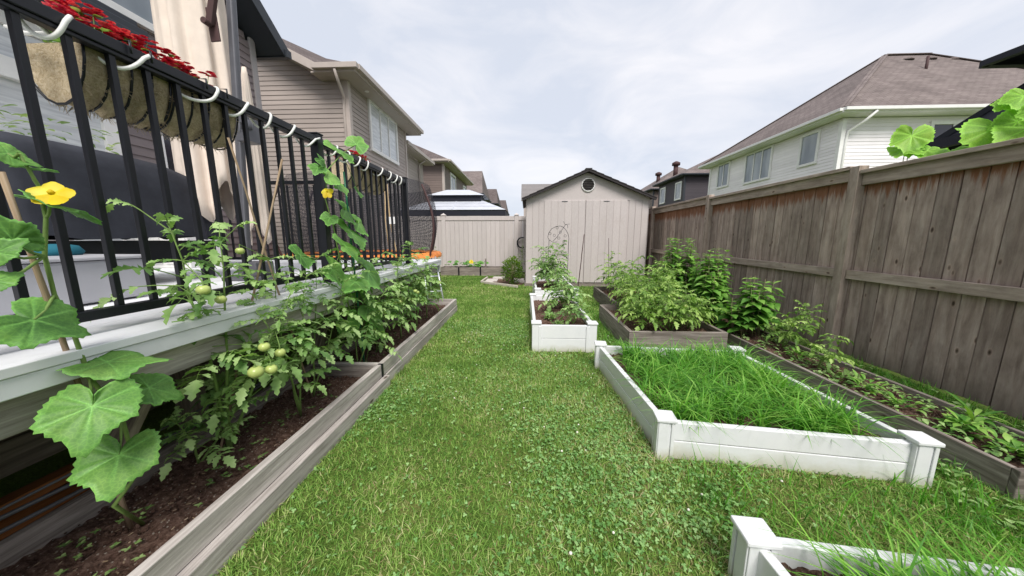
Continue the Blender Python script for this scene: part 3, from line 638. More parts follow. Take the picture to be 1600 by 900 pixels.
# ---------------- railing
rl = thing('deck_railing', (-1.5, 2.3, ZD), 'black metal deck railing with square balusters', 'railing')
XR = -1.5; TZ = 1.905
for y0, y1 in ((-.95, .62), (.66, 2.29), (2.33, 3.92)):
    m = MB(); m.box(XR - .026, XR + .026, y0, y1, TZ - .04, TZ, .5); m.box(XR - .018, XR + .018, y0, y1, TZ - .055, TZ - .04, .5); m.build('top_rail', M['black'], rl, bevel=.003)
    m = MB(); m.box(XR - .018, XR + .018, y0, y1, ZD + .05, ZD + .085, .5); m.build('bottom_rail', M['black'], rl, bevel=.003)
def bal(x, y): 
    m = MB(); m.box(x - .0095, x + .0095, y - .0095, y + .0095, ZD + .08, TZ - .05, .5); m.build('baluster', M['black'], rl, bevel=.0015)
b0 = MB(); b0.box(-.0095, .0095, -.0095, .0095, 0, TZ - .05 - ZD - .08, .5); bo = b0.build('baluster', M['black'], None, bevel=.0015)
first = [True]
def place_bal(x, y):
    o = bo if first[0] else bo.copy()
    if not first[0]: COL.objects.link(o)
    first[0] = False; o.parent = rl; o.location = (x - rl.location.x, y - rl.location.y, ZD + .08 - rl.location.z)
ys = [.745 + .1085 * i for i in range(14)] + [2.44 + .1085 * i for i in range(14)]
for y in ys: place_bal(XR, y)
for x in np.arange(-1.62, -4.9, -.115): place_bal(x, 3.955)
for y in (.64, 2.31, 3.955):
    m = MB(); m.box(XR - .03, XR + .03, y - .03, y + .03, ZD, TZ + .02, .5); m.box(XR - .035, XR + .035, y - .035, y + .035, TZ + .02, TZ + .03, .5); m.box(XR - .05, XR + .05, y - .05, y + .05, ZD, ZD + .012, .5); m.build('post', M['black'], rl, bevel=.003)
m = MB(); m.box(-4.95, -1.53, 3.93, 3.98, TZ - .04, TZ, .5); m.box(-4.95, -1.53, 3.937, 3.973, ZD + .05, ZD + .085, .5); m.build('return_rail', M['black'], rl, bevel=.003)
# rope light wound round the top rail
pts = []
for i in range(1, 441):
    t = i / 440; y = .93 + t * 3.0; ph = 2 * math.pi * (t * 15.3 + .22 * math.sin(t * 21) + .13 * math.sin(t * 47 + 1)) + 1.2
    cx = math.cos(ph); sz = math.sin(ph)
    pts.append(V((XR + .037 * cx, y + .03 * math.sin(ph * .5), TZ - .028 + (.036 * sz if sz > 0 else .062 * sz))))
pts = [at(10, 42, X=-1.7), at(40, 52, X=-1.62), at(75, 52, X=-1.54)] + pts
m = MB(); m.tube(pts, .0068, 7); m.build('rope_light', M['cord'], None, (XR, 2.3, TZ), 0, 'white rope light coiled round the top of the black railing', 'rope light')
# ---------------- leaves and plants
def frame_of(d, n):
    d = d.normalized(); s = d.cross(n)
    if s.length < 1e-3: s = d.cross(V((.3, .5, .8)))
    s.normalize(); return d, s, s.cross(d)
PROF = {'tom': [0, .62, .42, .95, .55, .78, .34, .42, 0], 'ovate': [0, .55, .85, 1, .93, .75, .5, .24, 0], 'petal': [0, .6, .85, 1, 1, .97, .85, .6, .2], 'lance': [0, .5, .8, .95, 1, .85, .6, .3, 0]}
def blade(mb, p, d, n, L, Wd, r, prof='ovate', droop=.35, fold=.35):
    d, s, n = frame_of(d, n); pr = PROF[prof]; K = len(pr) - 1; base = len(mb.v); pos = V(p); dd = d.copy(); cur = []
    for i in range(K + 1):
        t = i / K; w = pr[i] * Wd / 2; jl = 1 + (R() - .5) * .2
        sk = d * (L * .07 * (1 if pr[i] > .5 else -.2)) if prof == 'tom' else V((0, 0, 0))
        c = p + dd * 0 + d * (L * (t - droop * .25 * t * t)) - V((0, 0, 1)) * (L * droop * t * t * .8)
        mb.v.append(tuple(c)); mb.v.append(tuple(c + s * w * jl + n * (w * fold) + sk)); mb.v.append(tuple(c - s * w * jl + n * (w * fold) + sk))
    for i in range(K):
        a = base + 3 * i; b = a + 3
        mb.face([a, a + 1, b + 1, b], None, r, True); mb.face([a, b, b + 2, a + 2], None, r, True)
def tomleaf(lf, st, p, d, L, r=None):
    """compound leaf with toothed leaflets"""
    if r is None: r = R()
    d = d.normalized(); n = V((0, 0, 1)); dr = U(.3, .8); pts = []
    for i in range(5):
        t = i / 4; pts.append(p + d * (L * t * (1 - .12 * t)) - V((0, 0, 1)) * (L * dr * t * t * .6))
    st.tube(pts, [.0022, .002, .0017, .0014, .001], 4, cap=False)
    _, s, nn = frame_of(d, n); jit = lambda: V((U(-.3, .3), U(-.3, .3), U(-.3, .3)))
    for k, (t, sz) in enumerate(((.3, .8), (.5, .45), (.62, 1), (.84, .85))):
        i = min(3, int(t * 4)); q = pts[i].lerp(pts[i + 1], t * 4 - i)
        for sg in (1, -1):
            blade(lf, q, s * sg + d * U(.3, .7) + jit() * .4, nn + jit(), L * .38 * sz * U(.8, 1.15), L * .25 * sz, min(1, max(0, r + U(-.15, .15))), 'tom', U(.2, .8), U(-.1, .5))
    blade(lf, pts[-1], (pts[-1] - pts[-2]) + jit() * .02, nn + jit(), L * .42, L * .3, r, 'tom', U(.2, .7), U(0, .5))
def tomato(base, tops, label, n=34, leaf=.2, spread=.1, mat='tomleaf', fruits=(), stemr=.0065, lowskip=.3, nm='tomato_plant', cat='tomato plant', group='tomato plants in the garden beds', rf=None):
    base = V(base); root = thing(nm, base, label, cat, group); st, lf = MB(), MB(); paths = []
    for tp in tops:
        tp = V(tp); mid = base.lerp(tp, .5) + V((U(-.04, .04), U(-.04, .04), .02)); P_ = []
        for i in range(9):
            t = i / 8; P_.append((base * (1 - t) ** 2 + mid * 2 * t * (1 - t) + tp * t * t) + V((U(-.006, .006), U(-.006, .006), 0)) * (1 if i else 0))
        st.tube(P_, [stemr * (1 - .8 * i / 8) for i in range(9)], 6); paths.append(P_)
    ga = R() * 6
    for i in range(n):
        P_ = paths[i % len(paths)]; t = lowskip + (1 - lowskip) * ((i + R()) / n); j = min(7, int(t * 8)); q = P_[j].lerp(P_[j + 1], t * 8 - j)
        ga += 2.4 + U(-.5, .5); el = U(-.1, .6) + (.5 if t > .9 else 0)
        d = V((math.cos(ga), math.sin(ga), el)); L = leaf * U(.7, 1.15) * (1 - .35 * max(0, t - .6) / .4)
        if spread > 0 and R() < .6:    # side shoots carry leaves outwards
            q2 = q + d.normalized() * U(.2, 1) * spread; st.tube([q, q2], [.003, .002], 4, cap=False); q = q2
        tomleaf(lf, st, q, d, L)
    for P_ in paths:      # young leaves crowd the tips
        for i in range(6):
            a = i * 1.05 + ga; tomleaf(lf, st, P_[8 - i % 3], V((math.cos(a), math.sin(a), U(.2, 1.3))), leaf * U(.45, .75))
    st.build('stem', M['stem'], root); lf.build('foliage', M[mat], root)
    for f in fruits:
        c = V(f[0]); rr = f[1]; m = MB()
        m.lathe(c - V((0, 0, rr * .85)), [(.05 * rr, 0), (.55 * rr, .1 * rr), (.9 * rr, .42 * rr), (1.0 * rr, .85 * rr), (.9 * rr, 1.25 * rr), (.55 * rr, 1.58 * rr), (.18 * rr, 1.6 * rr), (.05 * rr, 1.55 * rr)], 16, bump=lambda j: 1 + .03 * math.cos(j * 2 * math.pi * 5 / 16))
        fo = m.build('tomato', M['tomato'], root)
        cm = MB()
        for j in range(5): a = j * 1.2566; blade(cm, c + V((0, 0, rr * .75)), V((math.cos(a), math.sin(a), .1)), V((0, 0, 1)), rr * .8, rr * .3, .4, 'lance', .5, .1)
        P_ = min((p for pp in paths for p in pp), key=lambda p: (p - c - V((0, 0, .05))).length); cm.tube([c + V((0, 0, rr * .7)), c + V((0, 0, rr * 1.6)), P_], .002, 4, cap=False)
        cm.build('calyx', M['stem'], fo)
    return root
LOB = [0, 62, -62, 122, -122]
def palm(mb, J, T, n, r=.5, wide=1.0, wav=.085):
    """palmate lobed leaf; J petiole joint, T tip, n upward side"""
    J, T = V(J), V(T); L = (T - J).length; d, s, n = frame_of(T - J, V(n)); NA, NR = 60, 6; k0 = len(mb.v)
    mb.v.append(tuple(J)); mb.vein[k0] = 1; ph = R() * 6
    for i in range(1, NR + 1):
        for j in range(NA):
            th = -180 + 360 * (j + .5) / NA; a = math.radians(th)
            rad = max(l * math.exp(-((abs(th - c_)) / wd) ** 2) for c_, l, wd in ((0, 1, 36), (64, .80, 38), (-64, .80, 38), (124, .74, 40), (-124, .74, 40)))
            rad = max(rad, .72 if abs(th) < 145 else .2 + .52 * max(0, (176 - abs(th)) / 31))
            if i == NR: rad *= 1 + .035 * (1 if j % 2 else -1)
            rr = rad * L * i / NR
            v = max(math.exp(-((th - c_) * math.radians(1) * i / NR / .026) ** 2) for c_ in LOB)
            z = L * (-.10 * (rr / L) ** 2 + (.06 * (1 - v) - .03) * (i / NR) + wav * math.sin(3 * a + ph) * (i / NR) ** 2 + .018 * math.sin(11 * a + ph) * (i / NR))
            p = J + d * (math.cos(a) * rr) + s * (math.sin(a) * rr * wide) + n * z
            mb.v.append(tuple(p)); mb.vein[len(mb.v) - 1] = max(v * (1 - .45 * i / NR), .8 if i == NR else 0)
    for j in range(NA - 0):
        j2 = (j + 1) % NA
        if j2 == 0: continue     # the open sinus at the petiole
        mb.face([k0, k0 + 1 + j, k0 + 1 + j2], None, r, True)
        for i in range(NR - 1):
            a = k0 + 1 + i * NA; b = a + NA; mb.face([a + j, b + j, b + j2, a + j2], None, r, True)
def flower(name, c, r, n, parent, mat='yellow'):
    m = MB(); c = V(c); n = V(n).normalized(); _, s, u = frame_of(V((1, .2, .1)), n)
    a0 = n.orthogonal().normalized(); b0 = n.cross(a0)
    for j in range(5):
        t = j * 1.2566 + .3; blade(m, c, (a0 * math.cos(t) + b0 * math.sin(t)) + n * .25, n, r * U(.88, 1.08), r * .82, .15 + .17 * j, 'petal', U(.0, .5), -.25)
    m.lathe(c, [(r * .12, 0), (r * .16, r * .12), (r * .05, r * .25)], 8, .1)
    return m.build(name, M[mat], parent)
# ---------------- planter boxes on the railing
def planter(y0, y1, label, fl):
    root = thing('rail_planter', (XR - .12, (y0 + y1) / 2, 1.68), label, 'planter box', 'coir planter boxes hung on the railing')
    m = MB(); K = 16; NL = 26; base = len(m.v)
    for i in range(NL + 1):
        y = y0 + (y1 - y0) * i / NL
        for j in range(K + 1):
            a = math.pi * (1 + j / K); k_ = 1 + .02 * math.sin(i * 1.1 + j) + U(-.018, .018)
            m.v.append((XR - .135 + .115 * math.cos(a) * k_, y, 1.86 + .19 * math.sin(a) * k_ ** 2))
    for i in range(NL):
        for j in range(K):
            a = base + i * (K + 1) + j; m.face([a, a + 1, a + K + 2, a + K + 1], None, R(), True)
    for i in (0, NL):
        a = base + i * (K + 1); m.face([a + j for j in range(K + 1)], None, .5)
    # shaggy fibres
    for _ in range(420):
        y = U(y0, y1); a = math.pi * U(1.02, 1.98); p = V((XR - .135 + .117 * math.cos(a), y, 1.86 + .195 * math.sin(a)))
        q = p + V((math.cos(a) * .018 + U(-.01, .01), U(-.02, .02), math.sin(a) * .018 + U(-.012, .01))); m.tube([p, q], [.0014, .0006], 3, r=R(), cap=False)
    m.build('coir_liner', M['coir'], root)
    m = MB()
    for y in np.linspace(y0, y1, 5): m.tube([V((XR - .135 + .122 * math.cos(a), y, 1.865 + .2 * math.sin(a))) for a in np.linspace(math.pi, 2 * math.pi, 12)], .004, 6)
    for x in (XR - .257, XR - .013): m.tube([(x, y0, 1.865), (x, y1, 1.865)], .005, 6)
    for y in (y0 + .1, y1 - .1): m.tube([(XR - .013, y, 1.86), (XR - .013, y, TZ + .015), (XR + .035, y, TZ + .012), (XR + .035, y, TZ - .03)], .004, 6)
    m.build('wire_frame', M['black'], root)
    m = MB(); m.box(XR - .24, XR - .03, y0 + .01, y1 - .01, 1.80, 1.845, .5); m.build('potting_soil', M['soil'], root)
    lf, pt = MB(), MB()
    for ya, yb_, h, dens in fl:
        for _ in range(dens):
            p = V((XR - .12 + U(-.07, .08), U(ya, yb_), 1.86)); tp = p + V((U(-.03, .03), U(-.03, .03), h * U(.35, 1.15)))
            lf.tube([p, tp], .0016, 4, cap=False)
            for q in range(9): a = R() * 6.3; blade(lf, p.lerp(tp, R()), V((math.cos(a), math.sin(a), .3)), V((0, 0, 1)), .035, .024, R(), 'ovate', .3, .1)
            for q in range(8):
                c = tp + V((U(-.022, .022), U(-.022, .022), U(-.012, .015))); rr = R()
                for j in range(5): a = j * 1.2566 + q; blade(pt, c, V((math.cos(a), math.sin(a), .4)), V((0, 0, 1)), .015, .014, rr, 'petal', .1, .15)
    lf.build('foliage', M['tomleaf'], root); pt.build('red_flowers', M['red'], root)
planter(1.12, 1.385, 'coir lined planter with a mound of red flowers, nearest on the black railing', [(1.13, 1.38, .13, 60)])
planter(1.40, 1.70, 'coir lined planter with a smaller red flower clump, middle one on the railing', [(1.42, 1.63, .12, 42)])
planter(2.82, 3.5, 'long coir planter with a few red blooms on the far stretch of railing', [(2.85, 3.2, .11, 30), (3.25, 3.4, .08, 10)])
# ---------------- umbrella
ub = thing('cantilever_umbrella', (-2.2, 2.47, ZD), 'closed beige cantilever umbrella on a square grey mast on the deck', 'umbrella')
m = MB(); mb_, mt_ = at(386, 400, Y=2.46), at(361, 0, Y=2.5); ex = (mt_ - mb_) * .4; m.beam(mb_ - ex * .1, mt_ + ex, .048, .05, (1, 0, 0)); m.build('mast', M['darkmetal'], ub, bevel=.012)
m = MB(); m.box(-2.35, -2.05, 2.3, 2.62, ZD, ZD + .03, .5); m.box(-2.28, -2.12, 2.37, 2.55, ZD + .03, ZD + .14, .5); m.build('base_plate', M['darkmetal'], ub, bevel=.006)
cb = at(384, 198, Y=2.42); m = MB(); m.box(cb.x - .05, cb.x + .05, 2.38, 2.5, cb.z - .11, cb.z + .09, .5); m.lathe((cb.x + .04, 2.38, cb.z - .03), [(.035, 0), (.04, .02), (.035, .06)], 12); m.tube([(cb.x + .04, 2.38, cb.z), (cb.x + .04, 2.32, cb.z), (cb.x + .04, 2.32, cb.z - .07)], .007, 6); m.build('crank_box', M['darkmetal'], ub, bevel=.012)
hA, hB = at(334, -10, Y=2.38), at(328, 38, Y=2.38); m = MB(); m.beam(hA, hB, .03, .045, (1, 0, 0)); m.beam(hB + V((0, .02, .12)), hB + V((.01, .02, -.1)), .012, .07, (1, 0, 0)); m.tube([hB, hB + V((0, -.05, 0))], .022, 10); m.build('hinge_arm', M['rust'], ub, bevel=.004)
m = MB(); cxy = V((at(303, 60, Y=2.66).x, 2.66, 0)); NA, NZ = 84, 22; k0 = 0
def fab(m, c, zt, zb, r0, r1, sx, sy, seed, lean=(0, 0), hem=.16):
    rs = random.Random(seed); k0 = len(m.v); phs = [rs.uniform(0, 6.28) for _ in range(4)]
    for i in range(NZ + 1):
        t = i / NZ
        for j in range(NA):
            a = 2 * math.pi * j / NA; pl = math.sin(9 * a + phs[0] + .8 * t) * .5 + .35 * math.sin(14 * a + phs[1] - t) + .2 * math.sin(5 * a + phs[2] + 2 * t)
            rr = (r0 + (r1 - r0) * t ** .8) * (1 + .30 * pl * (.35 + .65 * t)); zz = zt + (zb - zt) * t + (hem * math.sin(4 * a + phs[3]) + .05 * pl) * t ** 3
            m.v.append((c.x + lean[0] * t + rr * sx * math.cos(a), c.y + lean[1] * t + rr * sy * math.sin(a), zz))
    for i in range(NZ):
        for j in range(NA):
            j2 = (j + 1) % NA; a = k0 + i * NA; b = a + NA; m.face([a + j, b + j, b + j2, a + j2], None, .5, True)
fab(m, cxy, 3.9, 1.5, .20, .215, 1.05, .8, 3, (.0, 0), .15)
fA, fB = at(381, 105, Y=2.72), at(404, 370, Y=2.72); fab(m, V((fA.x, 2.72, 0)), fA.z, fB.z + .05, .015, .11, 1.05, .8, 5, (fB.x - fA.x, .0), .1)
co_ = m.build('canopy', M['canvas'], ub)
sd = co_.modifiers.new('thick', 'SOLIDIFY'); sd.thickness = .003
# ---------------- covered furniture, box, teal cushion, pale plant, on the deck
m = MB(); NX, NY = 36, 20; k0 = 0
def cover_h(u, v):
    return 1.76 - .03 * math.sin(u * 9) - (.14 if u > .72 else 0) * min(1, (u - .72) / .1 if u > .72 else 0)
outl = []
for i in range(96):     # superellipse skirt
    a = 2 * math.pi * i / 96; c, s = math.cos(a), math.sin(a); outl.append((math.copysign(abs(c) ** .35, c), math.copysign(abs(s) ** .35, s)))
rings_ = [(1.0, 1.20, 1.0), (1.0, 1.35, .99), (1.0, 1.5, .98), (1.0, 1.62, .97), (.98, 1.69, .96), (.9, 1.735, .9), (.6, 1.74, .6), (.05, 1.75, .05)]
for ri, (kx, z, ky) in enumerate(rings_):
    for i, (a, b) in enumerate(outl):
        fo = (1 + (.03 * math.sin(i * .55 + .3 * ri) + .016 * math.sin(i * 1.4 + ri * .5)) * (1 - ri * .18)) if ri < 5 else 1
        yy = 2.02 + b * .66 * ky * fo; xx = -3.0 + a * .4 * kx * fo; zz = z + (.015 * math.sin(i * .9) if ri == 0 else 0) - (.10 * max(0, (yy - 2.2)) / .4 if ri > 2 else 0)
        m.v.append((xx, yy, zz))
for ri in range(len(rings_) - 1):
    for i in range(96): i2 = (i + 1) % 96; a = ri * 96; m.face([a + i, a + i2, a + 96 + i2, a + 96 + i], None, .5, True)
m.face([(len(rings_) - 1) * 96 + i for i in range(96)])
fc = thing('covered_barbecue', (-3.0, 2.0, ZD), 'wide object under a charcoal fabric cover standing on the deck', 'covered barbecue')
m.build('cover', M['cover'], fc)
m = MB(); m.box(-3.35, -2.66, 1.45, 2.6, 1.02, 1.18, .5); [m.box(x, x + .05, y, y + .05, ZD, 1.1, .5) for x in (-3.32, -2.72) for y in (1.48, 2.52)]; m.build('frame', M['black'], fc)
sb = thing('storage_box', (-2.25, 1.4, ZD), 'low grey plastic storage box on the deck below the charcoal cover', 'storage box')
m = MB(); m.box(-2.62, -2.15, 1.12, 1.68, ZD + .01, ZD + .22, .5); m.build('body', M['box'], sb, bevel=.015)
m = MB(); m.box(-2.64, -2.13, 1.10, 1.70, ZD + .222, ZD + .24, .5); m.build('lid', M['box'], sb, bevel=.008)
m = MB(); m.lathe((-2.45, 1.55, ZD + .24), [(.06, 0), (.07, .02), (.055, .05), (.02, .06)], 14, sx=1, sy=1.3); m.build('folded_tarp', M['teal'], None, (-2.5, 1.7, ZD + .2), 0, 'crumpled teal bundle beside the grey storage box', 'bundle')
ps = thing('potted_shrub', (-4.3, 2.6, ZD), 'pale green leafy plant in a pot behind the charcoal cover', 'potted plant')
m = MB(); m.lathe((-4.3, 2.6, ZD), [(.14, 0), (.2, .35), (.22, .36), (.22, .4), (.18, .4)], 18); m.build('pot', M['trim_h1'], ps)
m = MB()
for _ in range(420):
    a = R() * 6.28; q = V((-4.3 + U(-.35, .35), 2.6 + U(-.6, .6), U(1.3, 2.25))); blade(m, q, V((math.cos(a), math.sin(a), U(-.2, .6))), V((0, 0, 1)), .09, .05, R(), 'ovate', .3, .2)
m.build('foliage', M['palegreen'], ps)
m = MB()
for _ in range(14): m.tube([(-4.3 + U(-.05, .05), 2.6 + U(-.05, .05), 1.2), (-4.3 + U(-.3, .3), 2.6 + U(-.5, .5), U(1.6, 2.15))], .006, 5)
m.build('stem', M['stemd'], ps)
wc = thing('deck_cabinet', (-3.9, 3.6, ZD), 'white low cabinet near the far corner of the deck behind the railing', 'cabinet')
m = MB(); m.box(-4.3, -3.7, 3.3, 3.75, ZD, 1.55, .5); m.build('body', M['trim_w'], wc, bevel=.01)
m = MB(); m.box(-4.33, -3.67, 3.27, 3.78, 1.552, 1.58, .5); m.build('top', M['trim_w'], wc, bevel=.006)
for x in (-4.14, -3.84):
    m = MB(); m.box(x - .13, x + .13, 3.285, 3.3, ZD + .05, 1.5, .5); m.build('door', M['trim_w'], wc, bevel=.004)
# ---------------- trampoline
TC = V((-3.42, 6.7, 0)); TR = 1.5; TZh = .86
tp_ = thing('trampoline', TC, 'round trampoline with black net and torn orange pad beyond the deck', 'trampoline')
m = MB(); m.tube([TC + V((math.cos(a) * TR, math.sin(a) * TR, TZh - .03)) for a in np.linspace(0, 2 * math.pi, 60)], .024, 8, cap=False); m.build('frame', M['alu'], tp_)
m = MB(); k0 = m.add(*[TC + V((math.cos(a) * TR * .84, math.sin(a) * TR * .84, TZh - .01)) for a in np.linspace(0, 2 * math.pi, 48, endpoint=False)]); m.face(range(k0, k0 + 48)); m.build('jump_mat', M['gazdark'], tp_)
m = MB(); NA = 90
for i in range(NA + 1):
    a = 2 * math.pi * i / NA
    for q, (rr, z) in enumerate(((.82, 0), (.9, .03), (1.0, .035), (1.03, -.03), (1.03, -.07))): 
        jj = U(-.012, .02); m.v.append(tuple(TC + V((math.cos(a) * (TR * rr + jj), math.sin(a) * (TR * rr + jj), TZh + z + jj))))
for i in range(NA):
    for q in range(4): a = i * 5 + q; m.face([a, a + 5, a + 6, a + 1], None, R(), True)
m.build('pad', M['orange'], tp_)
m = MB(); NA = 64
for i in range(NA + 1):
    a = 2 * math.pi * i / NA
    for q in range(9): t = q / 8; m.v.append(tuple(TC + V((math.cos(a) * TR * (.9 + .09 * math.sin(math.pi * t)), math.sin(a) * TR * (.9 + .09 * math.sin(math.pi * t)), TZh + .02 + 1.43 * t))))
for i in range(NA):
    for q in range(8): a = i * 9 + q; u0 = i * .147; m.face([a, a + 9, a + 10, a + 1], [(u0, q * .18), (u0 + .147, q * .18), (u0 + .147, q * .18 + .18), (u0, q * .18 + .18)], .5, True)
m.build('net', M['net'], tp_)
for i in range(6):
    a = math.radians(5 + 60 * i) - .35; m = MB(); dr = V((math.cos(a), math.sin(a), 0))
    m.tube([TC + dr * (TR * (1.0 + .12 * math.sin(math.pi * t) - .06 * t)) + V((0, 0, TZh * .9 + 1.47 * t)) for t in np.linspace(0, 1, 14)], .021, 8); m.build('pole', M['rust'], tp_)
    m = MB(); m.tube([TC + dr * TR + V((0, 0, TZh - .04)), TC + dr * (TR + .02) + V((0, 0, .03))], .02, 8); m.build('leg', M['alu'], tp_)
m = MB(); m.tube([(-2.42, 5.55, 2.25), (-2.40, 5.52, 1.9), (-2.38, 5.5, 1.5), (-2.33, 5.48, 1.2), (-2.28, 5.46, 1.0), (-2.36, 5.46, .92)], .012, 6); m.tube([(-2.45, 5.55, 2.2), (-2.46, 5.5, 1.5), (-2.42, 5.5, .9)], .009, 6); m.build('net_strap', M['hose'], tp_)
m = MB(); m.box(-2.36, -2.25, 5.40, 5.404, 1.44, 1.56, .5); m.build('care_tag', M['trim_w'], tp_)
ld = thing('ladder', (-1.85, 6.1, 0), 'short bare aluminium ladder leaning on the trampoline rim', 'ladder')
A0, A1, B0, B1 = V((-2.1, 6.25, .82)), V((-1.83, 5.72, .0)), V((-1.86, 6.38, .82)), V((-1.58, 5.86, .0))
for a, b in ((A0, A1), (B0, B1)): m = MB(); m.tube([a, b], .016, 8); m.build('side_rail', M['alu'], ld)
for t in (.12, .45, .78): m = MB(); m.tube([A0.lerp(A1, t), B0.lerp(B1, t)], .014, 8); m.build('rung', M['alu'], ld)
# ================================================================ GARDEN BEDS
def bed(name, x0, x1, y0, y1, z, mat, label, t=.038, soilz=None, post=False, tiers=1, bevel=.004, grp=None, rz=0):
    root = thing(name, ((x0 + x1) / 2, (y0 + y1) / 2, 0), label, 'raised bed', grp)
    for (a, b, c, d) in ((x0, x1, y0, y0 + t), (x0, x1, y1 - t, y1), (x0, x0 + t, y0 + t + .001, y1 - t - .001), (x1 - t, x1, y0 + t + .001, y1 - t - .001)):
        m = MB(); 
        for q in range(tiers): m.box(a, b, c, d, z * q / tiers + (.003 if q else 0), z * (q + 1) / tiers, None)
        m.build('side_board', M[mat], root, bevel=bevel)
    if post:
        for x in (x0 + t, x1 - t):
            for y in (y0 + t, y1 - t):
                m = MB(); m.box(x - .046, x + .046, y - .046, y + .046, 0, z + .012, .5); m.build('corner_post', M[mat], root, bevel=.005)
                m = MB(); m.box(x - .055, x + .055, y - .055, y + .055, z + .013, z + .034, .5); m.build('post_cap', M[mat], root, bevel=.006)
    soil(x0 + t, x1 - t, y0 + t, y1 - t, soilz if soilz else z - .08, root)
    root.rotation_euler.z = math.radians(rz)
    return root
def soil(x0, x1, y0, y1, z, root, amp=.014):
    m = MB(); nx, ny = max(4, int((x1 - x0) / .022)), max(4, int((y1 - y0) / .022)); k0 = 0
    for i in range(nx + 1):
        for j in range(ny + 1):
            x, y = x0 + (x1 - x0) * i / nx, y0 + (y1 - y0) * j / ny; m.v.append((x, y, z + U(-amp, amp) + .016 * math.sin(x * 9) * math.sin(y * 7) + .009 * math.sin(x * 31 + y * 13) * math.sin(y * 27)))
    for i in range(nx):
        for j in range(ny): a = i * (ny + 1) + j; m.face([a, a + ny + 1, a + ny + 2, a + 1], None, .5, True)
    for _ in range(int((x1 - x0) * (y1 - y0) * 1500)):
        c = V((U(x0, x1), U(y0, y1), z)); s = U(.003, .012); m.lathe(c, [(s * .5, -s * .3), (s, s * .1), (s * .6, s * .6)], 5, R(), sx=U(.7, 1.3))
    o = m.build('soil', M['soil'], root); m = MB()
    for _ in range(int((x1 - x0) * (y1 - y0) * 200)):
        c = V((U(x0, x1), U(y0, y1), z + .014)); a = R() * 6.3; L = U(.004, .018); d = V((math.cos(a), math.sin(a), U(-.3, .3))) * L; m.beam(c, c + d, U(.0015, .004), .0015)
    m.build('mulch_chips', M['bamboo'], root, kind='stuff')
    return o
# left beds
XF, XB = -1.14, -1.70
lb = thing('raised_bed', (-1.42, 1.2, 0), 'long weathered timber bed nearest the camera, along the deck', 'raised bed')
for nm, a, b in (('front_board', XF - .04, XF), ('back_board', XB - .035, XB)):
    m = MB(); m.box(a, b, -.6, 2.31, .105, .21, .6); m.build(nm, M['bedwood'] if nm[0] == 'f' else M['oldwood'], lb, bevel=.004)
m = MB(); m.beam((XF + .008, -.6, .05), (XF + .02, 2.36, .052), .045, .102, (0, 0, 1), .45); m.build('lower_board', M['bedwood'], lb, bevel=.004)
m = MB(); m.box(XB, XF - .041, 2.27, 2.31, .06, .195, .5); m.build('divider', M['oldwood'], lb, bevel=.004)
soil(XB, XF - .04, -.6, 2.27, .12, lb)
lb2 = thing('raised_bed', (-1.42, 3.7, 0), 'long weathered timber bed beyond the black strap, along the deck', 'raised bed')
m = MB(); m.box(XF - .04, XF, 2.335, 5.04, .105, .21, .7); m.build('front_board', M['bedwood'], lb2, bevel=.004)
m = MB(); m.box(XF - .036, XF + .01, 2.375, 5.04, 0, .102, .5); m.build('lower_board', M['bedwood'], lb2, bevel=.004)
m = MB(); m.box(XB - .035, XB, 2.335, 5.04, .0, .21, .5); m.build('back_board', M['oldwood'], lb2, bevel=.004)
m = MB(); m.box(XB, XF - .041, 5.0, 5.04, .0, .208, .7); m.build('end_board', M['bedwood'], lb2, bevel=.004)
m = MB(); m.box(XB, XF - .041, 2.335, 2.37, .06, .204, .7); m.build('near_board', M['bedwood'], lb2, bevel=.004)
m = MB(); m.box(XF - .03, XF + .006, 2.312, 2.333, .08, .21, .5); m.build('corner_bracket', M['black'], lb2)
soil(XB, XF - .04, 2.37, 5.0, .11, lb2)
